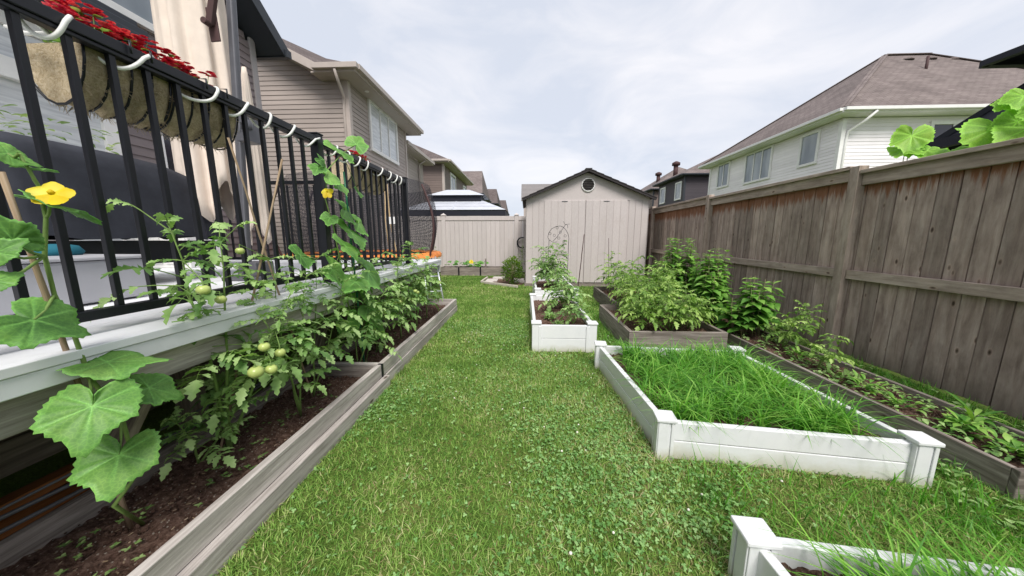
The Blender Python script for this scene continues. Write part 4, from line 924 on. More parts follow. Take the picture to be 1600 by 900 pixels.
# white vinyl beds
def qsoil(c, z, root, amp=.014):
    m = MB(); nx = ny = 46; P4 = lambda u, v: V(c[0]).lerp(V(c[1]), u).lerp(V(c[3]).lerp(V(c[2]), u), v)
    for i in range(nx + 1):
        for j in range(ny + 1):
            p = P4(i / nx, j / ny); m.v.append((p.x, p.y, z + U(-amp, amp) + .012 * math.sin(p.x * 9) * math.sin(p.y * 7)))
    for i in range(nx):
        for j in range(ny): a = i * (ny + 1) + j; m.face([a, a + ny + 1, a + ny + 2, a + 1], None, .5, True)
    for _ in range(1500):
        q = P4(R(), R()); q.z = z; s = U(.003, .012); m.lathe(q, [(s * .5, -s * .3), (s, s * .1), (s * .6, s * .6)], 5, R(), sx=U(.7, 1.3))
    m.build('soil', M['soil'], root)
def qbed(c, z, label, t=.036):
    ctr = sum((V((*p, 0)) for p in c), V((0, 0, 0))) / 4; c = [V((*p, 0)) for p in c]
    root = thing('white_raised_bed', ctr, label, 'raised bed', 'white vinyl raised beds')
    for i in range(4):
        a, b = c[i], c[(i + 1) % 4]; m = MB(); d = (b - a).normalized(); bow = V((d.y, -d.x, 0)) * U(.0, .006)
        for q in range(2):
            z0, z1 = z * q / 2 + (.004 if q else 0), z * (q + 1) / 2; mid = (a + b) / 2 + bow; zz = V((0, 0, (z0 + z1) / 2))
            m.beam(a + zz, b + zz, t, z1 - z0, r=.5)
        m.build('side_board', M['white'], root, bevel=.004)
    for p in c:
        d = (c[1] - c[0]).normalized()
        for nm, hw_, z0, z1 in (('corner_post', .045, 0, z + .01), ('post_cap', .053, z + .011, z + .032)):
            m = MB(); e_ = V((-d.y, d.x, 0)); k_ = hw_ - .007 if nm == 'corner_post' else hw_
            m.beam(p + V((0, 0, z0)), p + V((0, 0, z1)), 2 * k_, 2 * k_, e_, .5)
            if nm == 'corner_post':      # raised flats leave a groove down each face
                for ax, al in ((d, e_), (e_, d), (-d, e_), (-e_, d)):
                    for o1, w1 in ((-.013, .054), (.034, .018)):
                        q = p + ax * (hw_ - .0035) + al * o1; m.beam(q + V((0, 0, z0)), q + V((0, 0, z1 - .001)), w1, .007, ax, .5)
            m.build(nm, M['white'], root, bevel=.003 if nm == 'corner_post' else .006)
    qsoil(c, z - .075, root); return root
def ws(x0, x1, y0, y1, z, label, tiers=2, soilz=None, rz=0): return bed('white_raised_bed', x0, x1, y0, y1, z, 'white', label, .036, soilz, True, tiers, .004, 'white vinyl raised beds', rz)
qbed([(.765, 1.62), (1.925, 1.48), (1.86, 2.73), (.695, 2.82)], .215, 'white vinyl bed full of long grassy blades, beside the lawn at right')
qbed([(.84, -.3), (2.0, -.4), (1.93, .815), (.775, .945)], .205, 'white vinyl bed cut off by the lower right corner, nearest the camera')
ws(.08, .74, 3.22, 4.98, .29, 'narrow white vinyl planter in front, before the shed, with low leafy plants')
pl_ = [o for o in bpy.data.objects if o.get('label', '').startswith('narrow white vinyl planter in front')][0]
for x in (.155, .655):
    m = MB(); m.box(x - .016, x + .016, 3.205, 3.222, 0, .285, .5); m.build('corner_batten', M['white'], pl_, bevel=.003)
ws(.16, .84, 5.03, 6.75, .36, 'narrow white vinyl planter behind the front one, holding the tall plant and wire trellis')
# wooden beds right
bed('raised_bed', 1.08, 2.08, 3.2, 4.55, .24, 'oldwood', 'dark weathered wooden bed with a dense tomato thicket, behind the white grassy bed', grp=None, tiers=1)
bed('raised_bed', 1.36, 2.3, 4.72, 6.3, .24, 'oldwood', 'dark wooden bed nearer the shed, behind the tomato thicket bed', tiers=1)
bed('raised_bed', 2.26, 2.74, 1.38, 6.6, .15, 'oldwood', 'long narrow wooden bed running along the foot of the board fence', tiers=1, t=.028, soilz=.105)
bb = bed('raised_bed', -2.75, -.6, 9.95, 10.45, .27, 'oldwood', 'low wooden bed against the taupe vinyl fence at the far end', tiers=1)
for x in (-2.15, -1.45): m = MB(); m.box(x - .02, x + .02, 9.92, 9.948, 0, .28, .5); m.build('stake', M['black'], bb)
# paving by the shed
pv = thing('paving_edge', (-.6, 8.2, 0), 'pale stone paving and thin edging strip around the round bush', 'paving')
m = MB(); m.beam((-1.2, 8.35, .03), (-.2, 7.55, .03), .05, .06); m.beam((-1.2, 8.35, .03), (-1.15, 9.3, .03), .05, .06); m.build('edging', M['concrete'], pv, bevel=.006)
for (x, y, a, b) in ((-.95, 8.75, .32, .4), (-.78, 9.3, .4, .35), (-.15, 8.5, .35, .3), (-.25, 8.9, .4, .35), (-1.0, 8.4, .25, .22)):
    m = MB(); m.box(x - a / 2, x + a / 2, y - b / 2, y + b / 2, 0, .045, .5); m.build('paver', M['stone'], pv, bevel=.012)
m = MB(); m.poly([(-1.1, 8.4, .006), (-.2, 7.62, .006), (-.03, 8.5, .006), (-.1, 9.6, .006), (-1.1, 9.5, .006)]); m.build('mulch', M['soil'], pv)
# ================================================================ STAKES, TRELLIS
def stake(p, q, r, mat, label, name='garden_stake'):
    p, q = V(p), V(q); m = MB(); pts = [p.lerp(q, t) + V((U(-.002, .002), U(-.002, .002), 0)) for t in np.linspace(0, 1, 8)]; m.tube(pts, [r * (1 - .25 * i / 7) * (1.12 if i % 2 else 1) for i in range(8)], 8); return m.build(name, M[mat], None, p, 0, label, 'stake')
SB = at(206, 826, Z=.115)
stake(SB, at(0, 268, X=-1.28), .0075, 'bamboo', 'bamboo cane holding up the large leaved cucumber, at the left edge', 'bamboo_stake')
s1 = at(342, 714, Z=.115); stake(s1, at(441, 249, X=-1.33), .006, 'bamboo', 'thin bamboo cane leaning right beside the tomato with big green fruit', 'bamboo_stake')
stake(V((-1.46, 1.95, .11)), at(357, 215, X=-1.42), .0055, 'bamboo', 'thin bamboo cane leaning left and crossing another one before the railing', 'bamboo_stake')
stake(V((-1.38, 2.5, .11)), at(537, 268, X=-1.36), .008, 'greenstake', 'green coated stake carrying the climbing cucumber with one yellow bloom')
stake((1.03, 6.25, .05), (1.12, 6.2, 1.27), .009, 'rust', 'dark leaning stick in front of the shed, left of a thinner one')
stake((1.64, 6.2, .2), (1.59, 6.2, 1.2), .005, 'rust', 'thin upright wire stake in front of the shed right side')
tl = thing('wire_trellis', (.6, 5.9, .3), 'black wire trellis with a round ladybird shaped top, before the shed', 'trellis')
m = MB(); yT = 5.9
outp = [(.425, 1.17), (.40, 1.22), (.42, 1.30), (.47, 1.37), (.55, 1.41), (.62, 1.42), (.68, 1.40), (.73, 1.35), (.77, 1.28), (.79, 1.2), (.785, 1.1)]
m.tube([(a, yT, b) for a, b in outp], .0045, 5); m.tube([(.425, yT, 1.17), (.50, yT, 1.12), (.57, yT, 1.13)], .004, 5); m.tube([(.50, yT, 1.14), (.57, yT, 1.22), (.70, yT, 1.41)], .004, 5)
m.tube([(.70, yT, 1.41), (.73, yT, 1.45), (.76, yT, 1.43), (.765, yT, 1.38)], .004, 5); m.tube([(.72, yT, 1.44), (.68, yT, 1.5)], .003, 4); m.tube([(.73, yT, 1.45), (.80, yT, 1.455)], .003, 4)
for a, b in ((.44, 1.28), (.57, 1.385), (.63, 1.31), (.52, 1.25), (.605, 1.2), (.72, 1.24), (.70, 1.14)): m.tube(ring((a, yT, b), .022, 0, n=12), .003, 4, cap=False)
m.build('ladybird_top', M['black'], tl)
m = MB(); m.tube([(.425, yT, 1.17), (.42, yT, .28)], .005, 6); m.tube([(.785, yT, 1.1), (.78, yT, .28)], .005, 6)
for z in (.5, .7, .9): m.tube([(.42, yT, z), (.78, yT, z)], .003, 5)
m.build('legs', M['black'], tl)
# ================================================================ PLANTS
# near cucumber (large leaves)
cu = thing('cucumber_plant', SB, 'cucumber plant with very large leaves and a yellow flower at the left edge', 'cucumber plant', None)
stm = MB()
vine = [SB + V((.02, .02, 0)), at(178, 790, X=-1.38), at(215, 740, X=-1.36), at(190, 650, X=-1.36), at(140, 590, X=-1.33), at(115, 520, X=-1.34), at(85, 460, X=-1.33), at(70, 400, X=-1.32), at(72, 340, X=-1.31), at(60, 290, X=-1.3), at(30, 240, X=-1.28)]
stm.tube(vine, [.0065, .0065, .006, .006, .006, .0055, .005, .005, .0045, .004, .003], 7)
LV = [((53, 500), (140, 524), -1.3, -1.24, (.35, -.35, 1), 1.15), ((167, 566), (268, 562), -1.3, -1.2, (.25, -.1, 1), .8), ((232, 606), (292, 618), -1.27, -1.22, (.3, -.3, 1), .95),
      ((145, 634), (124, 712), -1.24, -1.19, (.6, -.65, .45), .95), ((186, 711), (166, 784), -1.27, -1.21, (.6, -.62, .45), .92), ((12, 240), (66, 262), -1.3, -1.28, (.4, -.5, .9), 1.0),
      ((45, 262), (92, 268), -1.32, -1.3, (.1, -.1, 1), .7), ((78, 318), (162, 346), -1.28, -1.25, (.1, .1, 1), .55), ((-5, 395), (40, 372), -1.25, -1.22, (.6, -.4, .6), .8), ((-8, 440), (36, 425), -1.25, -1.24, (.6, -.4, .7), .9),
      ((20, 375), (-20, 330), -1.25, -1.25, (.5, -.4, .6), .9)]
for (j, t, xj, xt, n, w) in LV:
    J = at(*j, X=xj); T = at(*t, X=xt); m = MB(); palm(m, J, T, n, U(.35, .65), w); lo = m.build('leaf', M['cucleaf'], cu)
    sdm = lo.modifiers.new('s', 'SOLIDIFY'); sdm.thickness = .0012
    q = min(vine, key=lambda p: (p - J).length); mid = J.lerp(q, .5) + V((0, 0, -.01)); stm.tube([q, mid, J], [.004, .0035, .003], 6, cap=False)
stm.build('stem', M['stem'], cu)
flower('flower', at(80, 303, X=-1.26), .045, (.5, -.7, .6), cu)
# tomatoes in the first left bed
b1p = at(358, 705, Z=.115)
tomato(b1p, [at(262, 352, X=-1.36), at(345, 372, X=-1.34), at(455, 455, X=-1.2)], 'tomato plant with big pale green fruit in the near timber bed', 66, .19, .11, 'tomleaf',
    [(at(x, y, X=-1.16 if y > 500 else -1.24), rr) for x, y, rr in ((413, 542, .023), (438, 551, .023), (400, 581, .03), (424, 577, .025), (318, 453, .023), (345, 468, .02))], .0095)
m_ = at(300, 655, Z=.2)
tomato(V((-1.58, 1.3, .11)), [V((-1.52, 1.18, .42)), V((-1.44, 1.42, .4))], 'small leafy tomato low against the back board behind the big fruited one', 20, .15, .07)
tomato(at(470, 650, Z=.115), [at(425, 405, X=-1.36), at(478, 430, X=-1.3), at(415, 500, X=-1.25)], 'tomato plant in the far half of the near timber bed', 38, .2, .14, 'tomleaf', [(at(375, 392, X=-1.3), .018)])
tomato(at(490, 620, Z=.115), [at(495, 405, X=-1.36), at(540, 440, X=-1.28)], 'tomato plant just before the divider of the two timber beds', 32, .19, .13)
# tomatoes in the second left bed
tomato(V((-1.41, 2.45, .11)), [V((-1.35, 2.4, .98)), V((-1.2, 2.5, .72))], 'tomato plant at the foot of the green stake', 46, .19, .14)
tomato(V((-1.44, 2.85, .11)), [V((-1.4, 2.8, .95)), V((-1.25, 2.9, .7))], 'second tomato plant beyond the green stake in the timber bed', 42, .2, .14, 'tomleaf', [((-1.16, 2.78, .62), .02)])
tomato(V((-1.36, 3.25, .11)), [V((-1.3, 3.15, 1.0)), V((-1.38, 3.35, .85))], 'tall tomato beside the bamboo middle of the far timber bed', 46, .2, .14, 'tomleaf', [((-1.14, 3.15, .66), .02), ((-1.17, 3.3, .62), .02)])
tomato(V((-1.34, 3.7, .11)), [V((-1.35, 3.6, 1.12)), V((-1.25, 3.8, .8))], 'tallest tomato near the far end post of the railing', 50, .2, .12)
tomato(V((-1.36, 4.15, .11)), [V((-1.3, 4.1, .9)), V((-1.36, 4.3, .7))], 'tomato plant near the end board of the far timber bed', 40, .2, .12, 'tomleaf', [((-1.13, 4.05, .62), .022)])
# climbing cucumber
c2b = V((-1.40, 2.55, .11)); c2 = thing('cucumber_plant', c2b, 'climbing cucumber vine with one yellow flower on the green stake', 'cucumber plant', None)
vp = [c2b, at(545, 480, X=-1.36), at(530, 400, X=-1.37), at(520, 350, X=-1.37), at(508, 310, X=-1.37), at(512, 265, X=-1.36), at(535, 240, X=-1.35), at(556, 225, X=-1.34)]
m = MB(); m.tube(vp, [.006, .006, .005, .005, .004, .004, .003, .002], 6)
LF = [(530, 236, 22, 8), (557, 226, 8, -16), (500, 250, 10, 14), (512, 275, 22, 4), (528, 290, 18, 10), (515, 340, -8, 16), (540, 330, 20, 18), (550, 365, 24, 12), (540, 385, 22, 8), (560, 350, 18, 14), (497, 262, -10, 12), (575, 425, 26, 14), (470, 400, 24, 10), (575, 478, 26, 18), (585, 505, 18, 22), (555, 440, -22, 16), (520, 420, 24, 18), (545, 505, 14, 26), (560, 300, 8, 8)]
for x, y, dx, dy in LF:
    J = at(x, y, X=-1.32 + U(-.05, .05)); T = J + (at(x + dx, y + dy, X=-1.32) - at(x, y, X=-1.32)) * .8 + V((.01, 0, 0)); lm = MB(); palm(lm, J, T, (.5, -.6, .6), U(.3, .7)); lm.build('leaf', M['cucleaf'], c2)
    q = min(vp, key=lambda p: (p - J).length); m.tube([q, J], .0022, 5, cap=False)
m.build('stem', M['stem'], c2); flower('flower', at(511, 300, X=-1.3), .04, (.5, -.8, .2), c2)
# white planters
tomato((.45, 6.0, .28), [(.35, 5.9, 1.0), (.62, 5.8, 1.05), (.5, 5.7, .8), (.25, 5.8, .75)], 'bushy tomato climbing the wire trellis in the rear white planter', 150, .2, .17)
tomato((.5, 5.3, .28), [(.5, 5.2, .68), (.68, 5.3, .62)], 'low tomato at the front end of the rear white planter', 50, .18, .13)
tomato((.52, 4.3, .22), [(.52, 4.2, .62), (.7, 4.3, .5), (.4, 4.2, .5)], 'leafy plant filling the middle of the front white planter', 76, .19, .15)
tomato((.55, 3.55, .22), [(.5, 3.5, .42), (.66, 3.6, .4)], 'small plant near the front corner of the front white planter', 32, .14, .08)
# wooden bed thickets
for i, (x, y, zt, lab) in enumerate(((1.3, 3.5, .62, 'tomato bush at the front left corner of the thicket bed'), (1.62, 3.45, .66, 'tomato bush at the front middle of the thicket bed'), (1.88, 3.6, .6, 'tomato bush at the front right of the thicket bed'), (1.4, 4.0, .76, 'tomato bush in the middle left of the thicket bed'), (1.75, 4.05, .8, 'tomato bush in the middle right of the thicket bed'), (1.9, 4.4, .85, 'tomato bush at the rear right of the thicket bed'), (1.5, 4.42, .8, 'tomato bush at the rear left of the thicket bed'))):
    tomato((x, y, .16), [(x - .08, y - .05, zt), (x + .1, y, zt - .08), (x, y - .12, zt - .16)], lab, 58, .18, .14, 'tomleaf2', [((x + .05, y - .16, .5), .02)] if i in (1, 4) else ())
for (x, y, zt, lab) in ((1.55, 5.2, .75, 'tomato at the near end of the wooden bed before the shed'), (1.85, 5.5, .8, 'tomato in the middle of the wooden bed before the shed'), (1.6, 6.0, .88, 'tomato round the thin wire stake by the shed'), (2.1, 5.0, .8, 'tomato by the right corner of the wooden bed before the shed')):
    tomato((x, y, .16), [(x, y, zt), (x + .1, y - .1, zt - .15)], lab, 54, .18, .14, 'tomleaf2')
# tall serrated shrubs along the fence
def shrub(base, h, label, n=11, lean=(0, 0), L=.2, group='leafy shrubs along the board fence', mat='shrubleaf'):
    base = V(base); root = thing('leafy_shrub', base, label, 'shrub', group); st, lf = MB(), MB()
    for s in range(n):
        b = base + V((U(-.12, .12), U(-.12, .12), 0)); hh = h * U(.65, 1.02); tp = b + V((lean[0] + U(-.12, .12), lean[1] + U(-.12, .12), hh)); pts = [b.lerp(tp, t) + V((0, 0, 0)) for t in (0, .5, 1)]
        st.tube(pts, [.006, .005, .003], 5); k_ = int(hh / .055)
        for i in range(k_):
            t = .25 + .75 * i / k_; q = b.lerp(tp, t); a = i * 1.57 + U(-.3, .3); ll = L * (1 - .55 * max(0, t - .6) / .4) * U(.8, 1.15)
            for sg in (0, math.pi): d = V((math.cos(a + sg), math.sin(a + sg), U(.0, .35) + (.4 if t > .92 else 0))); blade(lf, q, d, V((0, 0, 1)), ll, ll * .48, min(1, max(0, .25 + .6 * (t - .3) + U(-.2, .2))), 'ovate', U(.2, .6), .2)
    st.build('stem', M['stemd'], root); lf.build('foliage', M[mat], root); return root
shrub((2.38, 4.85, .13), 1.08, 'tallest leafy shrub against the board fence near the shed', 13)
shrub((2.5, 4.4, .13), .98, 'second tallest leafy shrub, touching the middle fence rail', 13)
shrub((2.4, 4.0, .13), .72, 'mid height leafy shrub in the middle of the fence row', 11)
shrub((2.55, 3.55, .13), .68, 'leafy shrub standing apart on the near side of the fence row', 9)
shrub((2.42, 3.5, .13), .45, 'low leafy shrub leaning over the bed edge', 9)
shrub((2.4, 5.4, .13), .75, 'leafy shrub in the far shadow between shed and fence', 9)
tomato((2.55, 3.1, .13), [(2.72, 3.05, .5), (2.5, 2.95, .42), (2.85, 3.25, .45)], 'sprawling pale leafed plant at the near end of the shrub row', 40, .16, .1, 'tomleaf2', nm='leafy_plant', cat='garden plant', group=None)
tomato((2.45, 2.6, .12), [(2.5, 2.55, .42), (2.4, 2.5, .3)], 'small upright plant alone in the long fence bed', 20, .14, .05, 'tomleaf2', nm='leafy_plant', cat='garden plant', group=None)
def low(base, r, h, n, label, mat='shrubleaf', L=.075, prof='lance', w=.3, group='low plants in the long fence bed'):
    base = V(base); m = MB()
    for _ in range(n):
        a = R() * 6.28; q = base + V((math.cos(a), math.sin(a), 0)) * r * R() * .6; q.z += h * R() * .6
        blade(m, q, V((math.cos(a), math.sin(a), U(.2, 1.4))), V((0, 0, 1)), L * U(.6, 1.3), L * w, R(), prof, U(.2, .6), .25)
    return m.build('low_plant', M[mat], None, base, 0, label, 'plant', group)
low((2.42, 2.2, .12), .12, .14, 40, 'low leafy clump beyond the strappy ones in the long fence bed'); low((2.42, 1.98, .12), .12, .1, 40, 'strappy low clump left of the tuft by the inner board')
low((2.45, 1.72, .12), .1, .12, 46, 'broad leaved rosette clump at the near end of the long fence bed', L=.085, w=.36); low((2.64, 1.82, .11), .03, .12, 26, 'upright tuft of narrow blades by the inner board of the fence bed', 'shrubleaf', .16, 'lance', .14)
low((2.48, 1.55, .12), .12, .08, 40, 'low clump nearest the camera in the long fence bed', L=.08, w=.4); low((2.5, 2.85, .12), .13, .1, 50, 'spreading low clump at the foot of the small upright plant')
low((3.0, 1.6, .0), .1, .1, 26, 'pale tuft growing against the base of the board fence', 'seedling', .13, 'lance', .2); low((2.45, 2.4, .12), .12, .08, 36, 'small leafy clump between the upright plant and the strappy ones', 'seedling')
low((.3, 3.75, .22), .14, .1, 60, 'low leafy rosettes at the left of the front white planter', 'tomleaf', .07, 'ovate', .5, None)
low((.36, 3.45, .22), .1, .08, 40, 'small leafy clump right behind the front board of the front white planter', 'tomleaf', .06, 'ovate', .5, None)
# back bed squash and bush
m = MB()
for _ in range(26):
    J = V((U(-2.6, -1.3), U(10.05, 10.4), U(.3, .45))); a = R() * 6.3; palm(m, J, J + V((math.cos(a) * .11, math.sin(a) * .11, -.02)), (0, -.5, 1), R())
m.build('squash_plants', M['cucleaf'], None, (-2, 10.2, .2), 0, 'row of low squash leaves in the bed against the vinyl fence', 'squash', None)
flower('squash_flower', V((-1.75, 10.0, .46)), .09, (0, -1, .4), None); o_ = bpy.data.objects['squash_flower']; P(o_, 'single yellow flower in the far bed against the vinyl fence', 'flower')
stake((-1.3, 10.1, .2), (-1.3, 10.1, .55), .025, 'oldwood', 'short wooden peg in the far bed by the vinyl fence')
tomato((-2.75, 9.6, 0), [(-2.8, 9.6, .9), (-2.7, 9.5, .8)], 'thin wispy plant before the vinyl fence post', 12, .15, .05, 'palegreen', nm='leafy_plant', cat='garden plant', group=None)
bu = thing('round_bush', (-.36, 8.2, 0), 'small rounded green bush left of the shed', 'bush'); m, s_ = MB(), MB()
for _ in range(1500):
    v = V((random.gauss(0, 1), random.gauss(0, 1), random.gauss(0, 1))).normalized() * (R() ** .3); lump = 1 + .14 * math.sin(v.x * 6) * math.cos(v.y * 5 + 1)
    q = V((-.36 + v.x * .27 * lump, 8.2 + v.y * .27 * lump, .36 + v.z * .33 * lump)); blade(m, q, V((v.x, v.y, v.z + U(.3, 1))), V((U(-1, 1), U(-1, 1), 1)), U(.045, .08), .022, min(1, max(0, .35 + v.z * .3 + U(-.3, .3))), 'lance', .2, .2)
for _ in range(22): a = R() * 6.3; s_.tube([(-.36, 8.2, 0), (-.36 + math.cos(a) * .2 * R(), 8.2 + math.sin(a) * .2 * R(), U(.35, .62))], .006, 5)
m.build('foliage', M['bushleaf'], bu); s_.build('stem', M['stemd'], bu)
tomato((-.12, 9.6, 0), [(-.1, 9.5, .95), (-.15, 9.6, .8)], 'thin pale plant between the round bush and the shed corner', 14, .16, .05, 'palegreen', nm='leafy_plant', cat='garden plant', group=None)
# vine over the right fence
vn = thing('squash_vine', (3.32, 2.7, 1.7), 'bright squash vine leaves spilling over the top of the board fence', 'vine'); stv = MB()
for x, y, dx, dy, w in ((1425, 212, -6, 32, .8), (1415, 232, 26, 10, .6), (1448, 236, 34, 2, .5), (1485, 236, 34, -4, .45), (1520, 205, -28, -4, .7), (1555, 200, 4, 42, 1), (1590, 190, -30, 34, 1), (1575, 160, -22, 14, .9), (1600, 150, -14, 22, .9), (1540, 225, 34, -6, .5), (1610, 200, 20, 30, 1), (1570, 215, 36, 6, .6), (1630, 170, -20, 30, 1)):
    J = at(x, y, X=3.36 + U(-.03, .03)); T = at(x + dx, y + dy, X=3.30); lm = MB(); palm(lm, J, T, (-.6, -.7, .7), U(.4, .8), w); lm.build('leaf', M['vineleaf'], vn); stv.tube([J, J + V((.03, .03, -.2))], .003, 5)
stv.tube([(3.4, 3.3, 1.7), (3.4, 2.9, 1.8), (3.38, 2.5, 1.85), (3.4, 2.1, 1.75)], .006, 6); stv.build('stem', M['stem'], vn)
# ---------------- seedlings in the left beds
m = MB()
for _ in range(300):
    x, y = U(XB + .03, XF - .08), U(.5, 4.6); x = min(XF - .07, max(XB + .02, XB + .1 + .38 * R() + .12 * math.sin(y * 7))); 
    if y > 2.0 and R() < .6: continue
    q = V((x, y, .125)); h = U(.01, .035)
    for j in range(random.choice((2, 4, 4, 5))): a = j * 1.57 + R(); blade(m, q + V((0, 0, h)), V((math.cos(a), math.sin(a), .35)), V((0, 0, 1)), U(.01, .024), U(.006, .012), R(), 'ovate', .2, .1)
m.build('seedlings', M['seedling'], None, (-1.3, 1.5, .2), 0, 'tiny pale seedlings scattered over the soil of the left timber beds', 'seedlings', None, 'stuff')
# ================================================================ GRASS
def ribbon_field(name, pts, hgt, wid, lean, segs, mat, label, cat, rnd, curl=.6, kind='stuff'):
    """many tapering blades at once; pts Nx3, arrays for height, width, lean"""
    n = len(pts); az = rng.uniform(0, 2 * np.pi, n); 
    dx, dy = np.cos(az), np.sin(az); sx, sy = -dy, dx; tw = rng.uniform(-.9, .9, n); sx, sy = np.cos(az + np.pi / 2 + tw), np.sin(az + np.pi / 2 + tw)
    V_ = np.zeros((n, 2 * segs + 1, 3)); 
    for i in range(segs + 1):
        t = i / segs; ln = lean * (t ** (1 + curl)); hh = hgt * (t - .35 * lean / np.maximum(hgt, 1e-4) * t ** 3 * curl); w = wid * (1 - t ** 1.6) / 2
        cx = pts[:, 0] + dx * ln; cy = pts[:, 1] + dy * ln; cz = pts[:, 2] + hh
        if i < segs:
            V_[:, 2 * i, 0] = cx - sx * w; V_[:, 2 * i, 1] = cy - sy * w; V_[:, 2 * i, 2] = cz
            V_[:, 2 * i + 1, 0] = cx + sx * w; V_[:, 2 * i + 1, 1] = cy + sy * w; V_[:, 2 * i + 1, 2] = cz
        else: V_[:, 2 * i, 0] = cx; V_[:, 2 * i, 1] = cy; V_[:, 2 * i, 2] = cz
    K = 2 * segs + 1; tris = []
    for i in range(segs - 1):
        a = 2 * i; tris += [(a, a + 1, a + 3), (a, a + 3, a + 2)]
    a = 2 * (segs - 1); tris.append((a, a + 1, a + 2)); tris = np.array(tris)
    faces = (np.arange(n)[:, None, None] * K + tris[None]).reshape(-1, 3)
    return mesh_np(name, V_.reshape(-1, 3), faces, np.repeat(rnd, len(tris)), mat, label, cat, kind)
def mesh_np(name, verts, faces, rnd, mat, label, cat, kind):
    me = bpy.data.meshes.new(name); nf = len(faces)
    me.vertices.add(len(verts)); me.vertices.foreach_set('co', verts.astype(np.float32).ravel())
    me.loops.add(nf * 3); me.loops.foreach_set('vertex_index', faces.astype(np.int32).ravel())
    me.polygons.add(nf); me.polygons.foreach_set('loop_start', np.arange(0, nf * 3, 3, dtype=np.int32)); me.polygons.foreach_set('use_smooth', np.ones(nf, bool))
    me.update(calc_edges=True)
    a = me.attributes.new('rnd', 'FLOAT', 'FACE'); a.data.foreach_set('value', np.clip(rnd, 0, 1).astype(np.float32))
    me.materials.append(mat); o = bpy.data.objects.new(name, me); COL.objects.link(o); return P(o, label, cat, None, kind)
HOLES = [(-9, -1.145, -2, 5.05), (.72, 1.92, 1.56, 2.78), (.76, 2.0, -1, .93), (.04, .78, 3.18, 5.02), (.12, .88, 5.0, 6.8), (1.06, 2.1, 3.18, 4.57), (1.34, 2.32, 4.7, 6.32), (2.24, 2.76, 1.36, 6.62), (-.04, 3.0, 7.82, 10.3), (-2.77, -.58, 9.93, 10.6), (-1.1, .0, 7.9, 9.55)]
def scatter(n, x0, x1, y0, y1, margin=0, keep=None):
    p = np.stack([rng.uniform(x0, x1, n), rng.uniform(y0, y1, n), np.zeros(n)], 1); ok = np.ones(n, bool)
    for a, b, c, d in HOLES: ok &= ~((p[:, 0] > a) & (p[:, 0] < b) & (p[:, 1] > c) & (p[:, 1] < d))
    return p[ok]
def vn_(p, f, s=0): return .5 + .25 * (np.sin(p[:, 0] * f + s + 1.7 * np.sin(p[:, 1] * f * .7 + s)) + np.sin(p[:, 1] * f * 1.13 + 2 * s + 1.3 * np.sin(p[:, 0] * f * .9)))
def dist_edge(p):
    d = np.full(len(p), 9.)
    for a, b, c, dd in HOLES:
        dx = np.maximum(np.maximum(a - p[:, 0], p[:, 0] - b), 0); dy = np.maximum(np.maximum(c - p[:, 1], p[:, 1] - dd), 0); d = np.minimum(d, np.hypot(dx, dy))
    return d
P1 = scatter(150000, -1.3, 3.25, .35, 3.0); P2 = scatter(90000, -1.6, 3.25, 3.0, 6.5); P3 = scatter(80000, -6, 3.25, 6.2, 10.6)
for i, (pp, hh, ww) in enumerate(((P1, .030, .0044), (P2, .032, .007), (P3, .035, .0095))):
    e = dist_edge(pp); n = len(pp); h = hh * rng.uniform(.45, 1.25, n) * (1 + .9 * np.exp(-e / .035)) * (.75 + .5 * vn_(pp, 3.1)); rr = rng.beta(1.5, 2.4, n) * .85 + .26 * (vn_(pp, 1.4, 2) - .3) + .14 * (vn_(pp, 4.3, 5) - .5) + .32 * np.exp(-e / .11) * (vn_(pp, 2.1, 4) > .4) * rng.uniform(0, 1, n)
    ribbon_field('lawn_grass', pp, h, ww * rng.uniform(.6, 1.3, n), h * rng.uniform(.2, 1.6, n), 2, M['lawn'], ['near turf of short mixed grass between the beds', 'middle turf of short grass between planters', 'far turf of bright short grass up to the vinyl fence'][i], 'grass', rr)
# dry thatch near the beds
pt = scatter(60000, -1.3, 3.2, .5, 3.6); e = dist_edge(pt); kp = rng.uniform(0, 1, len(pt)) < (.10 + .16 * (vn_(pt, 1.7, 3) > .6) + .8 * np.exp(-e / .13) * (pt[:, 0] > .3) + .2 * np.exp(-e / .1) + .45 * ((pt[:, 1] < 1.6) & (pt[:, 1] > .93) & (pt[:, 0] > .6)) * vn_(pt, 5, 1)); pt = pt[kp]; n = len(pt)
ribbon_field('dry_grass', pt, np.full(n, .016) * rng.uniform(.4, 1.6, n), rng.uniform(.0025, .0045, n), rng.uniform(.02, .06, n), 2, M['straw'], 'dry straw coloured grass at the feet of the white beds', 'grass', rng.uniform(0, 1, n))
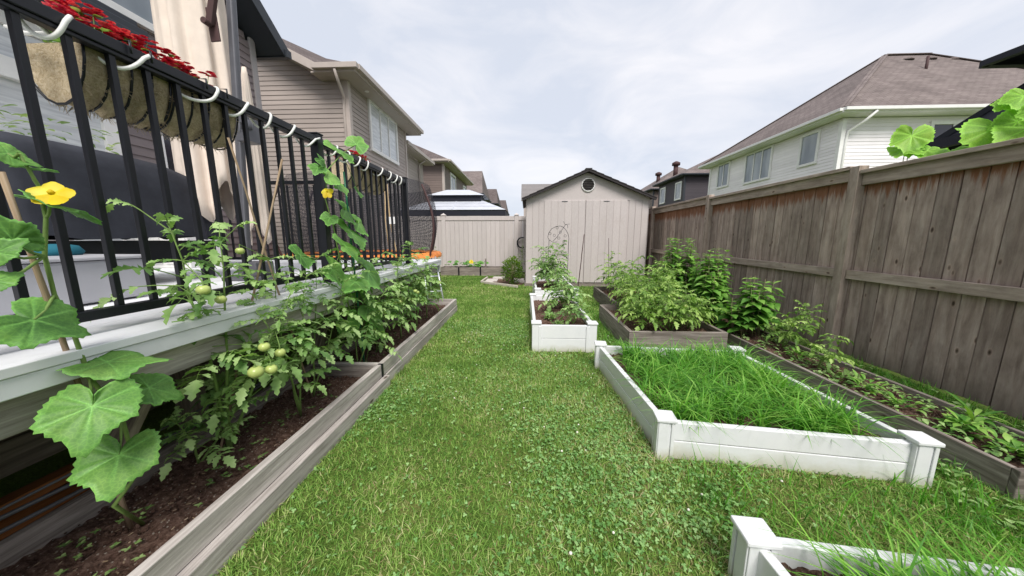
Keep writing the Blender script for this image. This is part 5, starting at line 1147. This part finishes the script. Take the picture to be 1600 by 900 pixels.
# clover leaflets
pc = scatter(52000, -1.1, 2.2, .4, 4.5); kp = rng.uniform(0, 1, len(pc)) < np.clip((vn_(pc, 2.7, 1) - .38) * 2.2, .06, .9) * np.clip(1.35 - pc[:, 1] * .16, .3, 1); pc = pc[kp]
def clover(pc, r0, z0):
    n = len(pc); vs, fs = [], []; az = rng.uniform(0, 6.28, n); z = z0 * rng.uniform(.5, 1.3, n); tilt = rng.uniform(-.5, .5, (n, 2)); rad = r0 * rng.uniform(.6, 1.3, n); allv = []
    NV = 7; base = 0; Vv = np.zeros((n, 3, NV, 3))
    for k in range(3):
        a = az + k * 2.094
        for j in range(NV):
            b = 2 * np.pi * j / NV; lx = rad * (1 + np.cos(b)) * .95; ly = rad * np.sin(b) * .85
            x = np.cos(a) * lx - np.sin(a) * ly; y = np.sin(a) * lx + np.cos(a) * ly
            Vv[:, k, j, 0] = pc[:, 0] + x; Vv[:, k, j, 1] = pc[:, 1] + y; Vv[:, k, j, 2] = z + tilt[:, 0] * x + tilt[:, 1] * y - 10 * (x * x + y * y)
    fan = np.array([(0, j, j + 1) for j in range(1, NV - 1)]); F_ = (np.arange(n * 3)[:, None, None] * NV + fan[None]).reshape(-1, 3)
    return Vv.reshape(-1, 3), F_, np.repeat(rng.uniform(0, 1, n), 3 * len(fan))
v_, f_, r_ = clover(pc, .0043, .026); mesh_np('clover', v_, f_, r_, M['clover'], 'small clover leaves growing in patches through the lawn', 'clover', 'stuff')
m = MB(); cnt = 0
while cnt < 60:
    p = scatter(1, -1, 1.6, .6, 4.2)
    if len(p) and vn_(p, 2.7, 1)[0] > .42: q = V(p[0]); h = U(.03, .05); s = U(.004, .007); m.lathe(q + V((0, 0, h)), [(s * .4, -s * .6), (s, 0), (s * .8, s * .6), (s * .2, s)], 7, R()); cnt += 1
m.build('clover_flowers', M['petalwhite'], None, (0, 2, 0), 0, 'white clover blooms dotted through the lawn', 'clover flowers', None, 'stuff')
# long blades in the white beds
def longgrass(x0, x1, y0, y1, z, n, h, label, nm='long_grass', rot=None):
    nc = int(n / 22); cx = rng.uniform(x0, x1, nc); cy = rng.uniform(y0, y1, nc); idx = rng.integers(0, nc, n)
    p = np.stack([np.clip(cx[idx] + rng.normal(0, .022, n), x0, x1), np.clip(cy[idx] + rng.normal(0, .022, n), y0, y1), np.full(n, z)], 1); hc = rng.uniform(.7, 1.15, nc)[idx]
    if rot:
        cx_, cy_, an = rot; ux, uy = p[:, 0] - cx_, p[:, 1] - cy_; p[:, 0] = cx_ + ux * math.cos(an) - uy * math.sin(an); p[:, 1] = cy_ + ux * math.sin(an) + uy * math.cos(an)
    hh = h * hc * rng.uniform(.4, 1.1, n); return ribbon_field(nm, p, hh, rng.uniform(.006, .0145, n), hh * rng.uniform(.4, 1.5, n), 9, M['longgrass'], label, 'grass', rng.uniform(0, 1, n), 1.2)
longgrass(.80, 1.84, 1.63, 2.74, .13, 4600, .26, 'lush long green blades filling the larger white bed', rot=(1.31, 2.16, math.radians(-5.5)))
longgrass(.86, 1.9, .15, .80, .13, 3800, .28, 'long green blades in the white bed at the lower right corner', rot=(1.37, .3, math.radians(-6)))
pw = scatter(5200, 1.8, 3.2, .7, 3.3); n = len(pw); ribbon_field('weedy_grass', pw, .11 * rng.uniform(.3, 1.1, n), rng.uniform(.004, .008, n), .09 * rng.uniform(.2, 1.2, n), 4, M['longgrass'], 'taller weedy grass between the white beds and the long fence bed', 'grass', rng.beta(2, 3, n))
px_ = np.concatenate([np.stack([rng.uniform(.9, 2.1, 900), rng.uniform(2.8, 3.17, 900), np.zeros(900)], 1), np.stack([rng.uniform(.9, 1.4, 500), rng.uniform(3.2, 4.8, 500), np.zeros(500)], 1), np.stack([rng.uniform(.8, 2.0, 260), rng.uniform(1.0, 1.5, 260), np.zeros(260)], 1)]); 
ok = np.ones(len(px_), bool)
for a, b, c, d in HOLES: ok &= ~((px_[:, 0] > a) & (px_[:, 0] < b) & (px_[:, 1] > c) & (px_[:, 1] < d))
px_ = px_[ok]; n = len(px_); ribbon_field('tuft_grass', px_, .17 * rng.uniform(.3, 1.1, n), rng.uniform(.0035, .007, n), .13 * rng.uniform(.2, 1.2, n), 5, M['longgrass'], 'uncut grass tufts round the white grassy bed and the wooden beds', 'grass', rng.beta(2, 3, n))

# broad weeds along the fence bed and between the beds
m = MB()
for _ in range(520):
    if R() < .55: q = V((U(2.3, 2.7), U(1.45, 3.6), .11))
    else: q = V((U(1.95, 2.22) if R() < .6 else U(2.8, 3.15), U(.9, 3.1), .01))
    a0 = R() * 6.3; h = U(.01, .07)
    for j in range(random.choice((2, 3, 4))): a = a0 + j * 1.9; blade(m, q + V((0, 0, h * R())), V((math.cos(a), math.sin(a), U(.1, .9))), V((0, 0, 1)), U(.025, .06), U(.012, .028), R(), 'ovate', U(.2, .7), .2)
m.build('weeds', M['tomleaf'], None, (2.5, 2.3, .1), 0, 'scruffy broad leaved weeds along the long fence bed and the strip beside it', 'weeds', None, 'stuff')
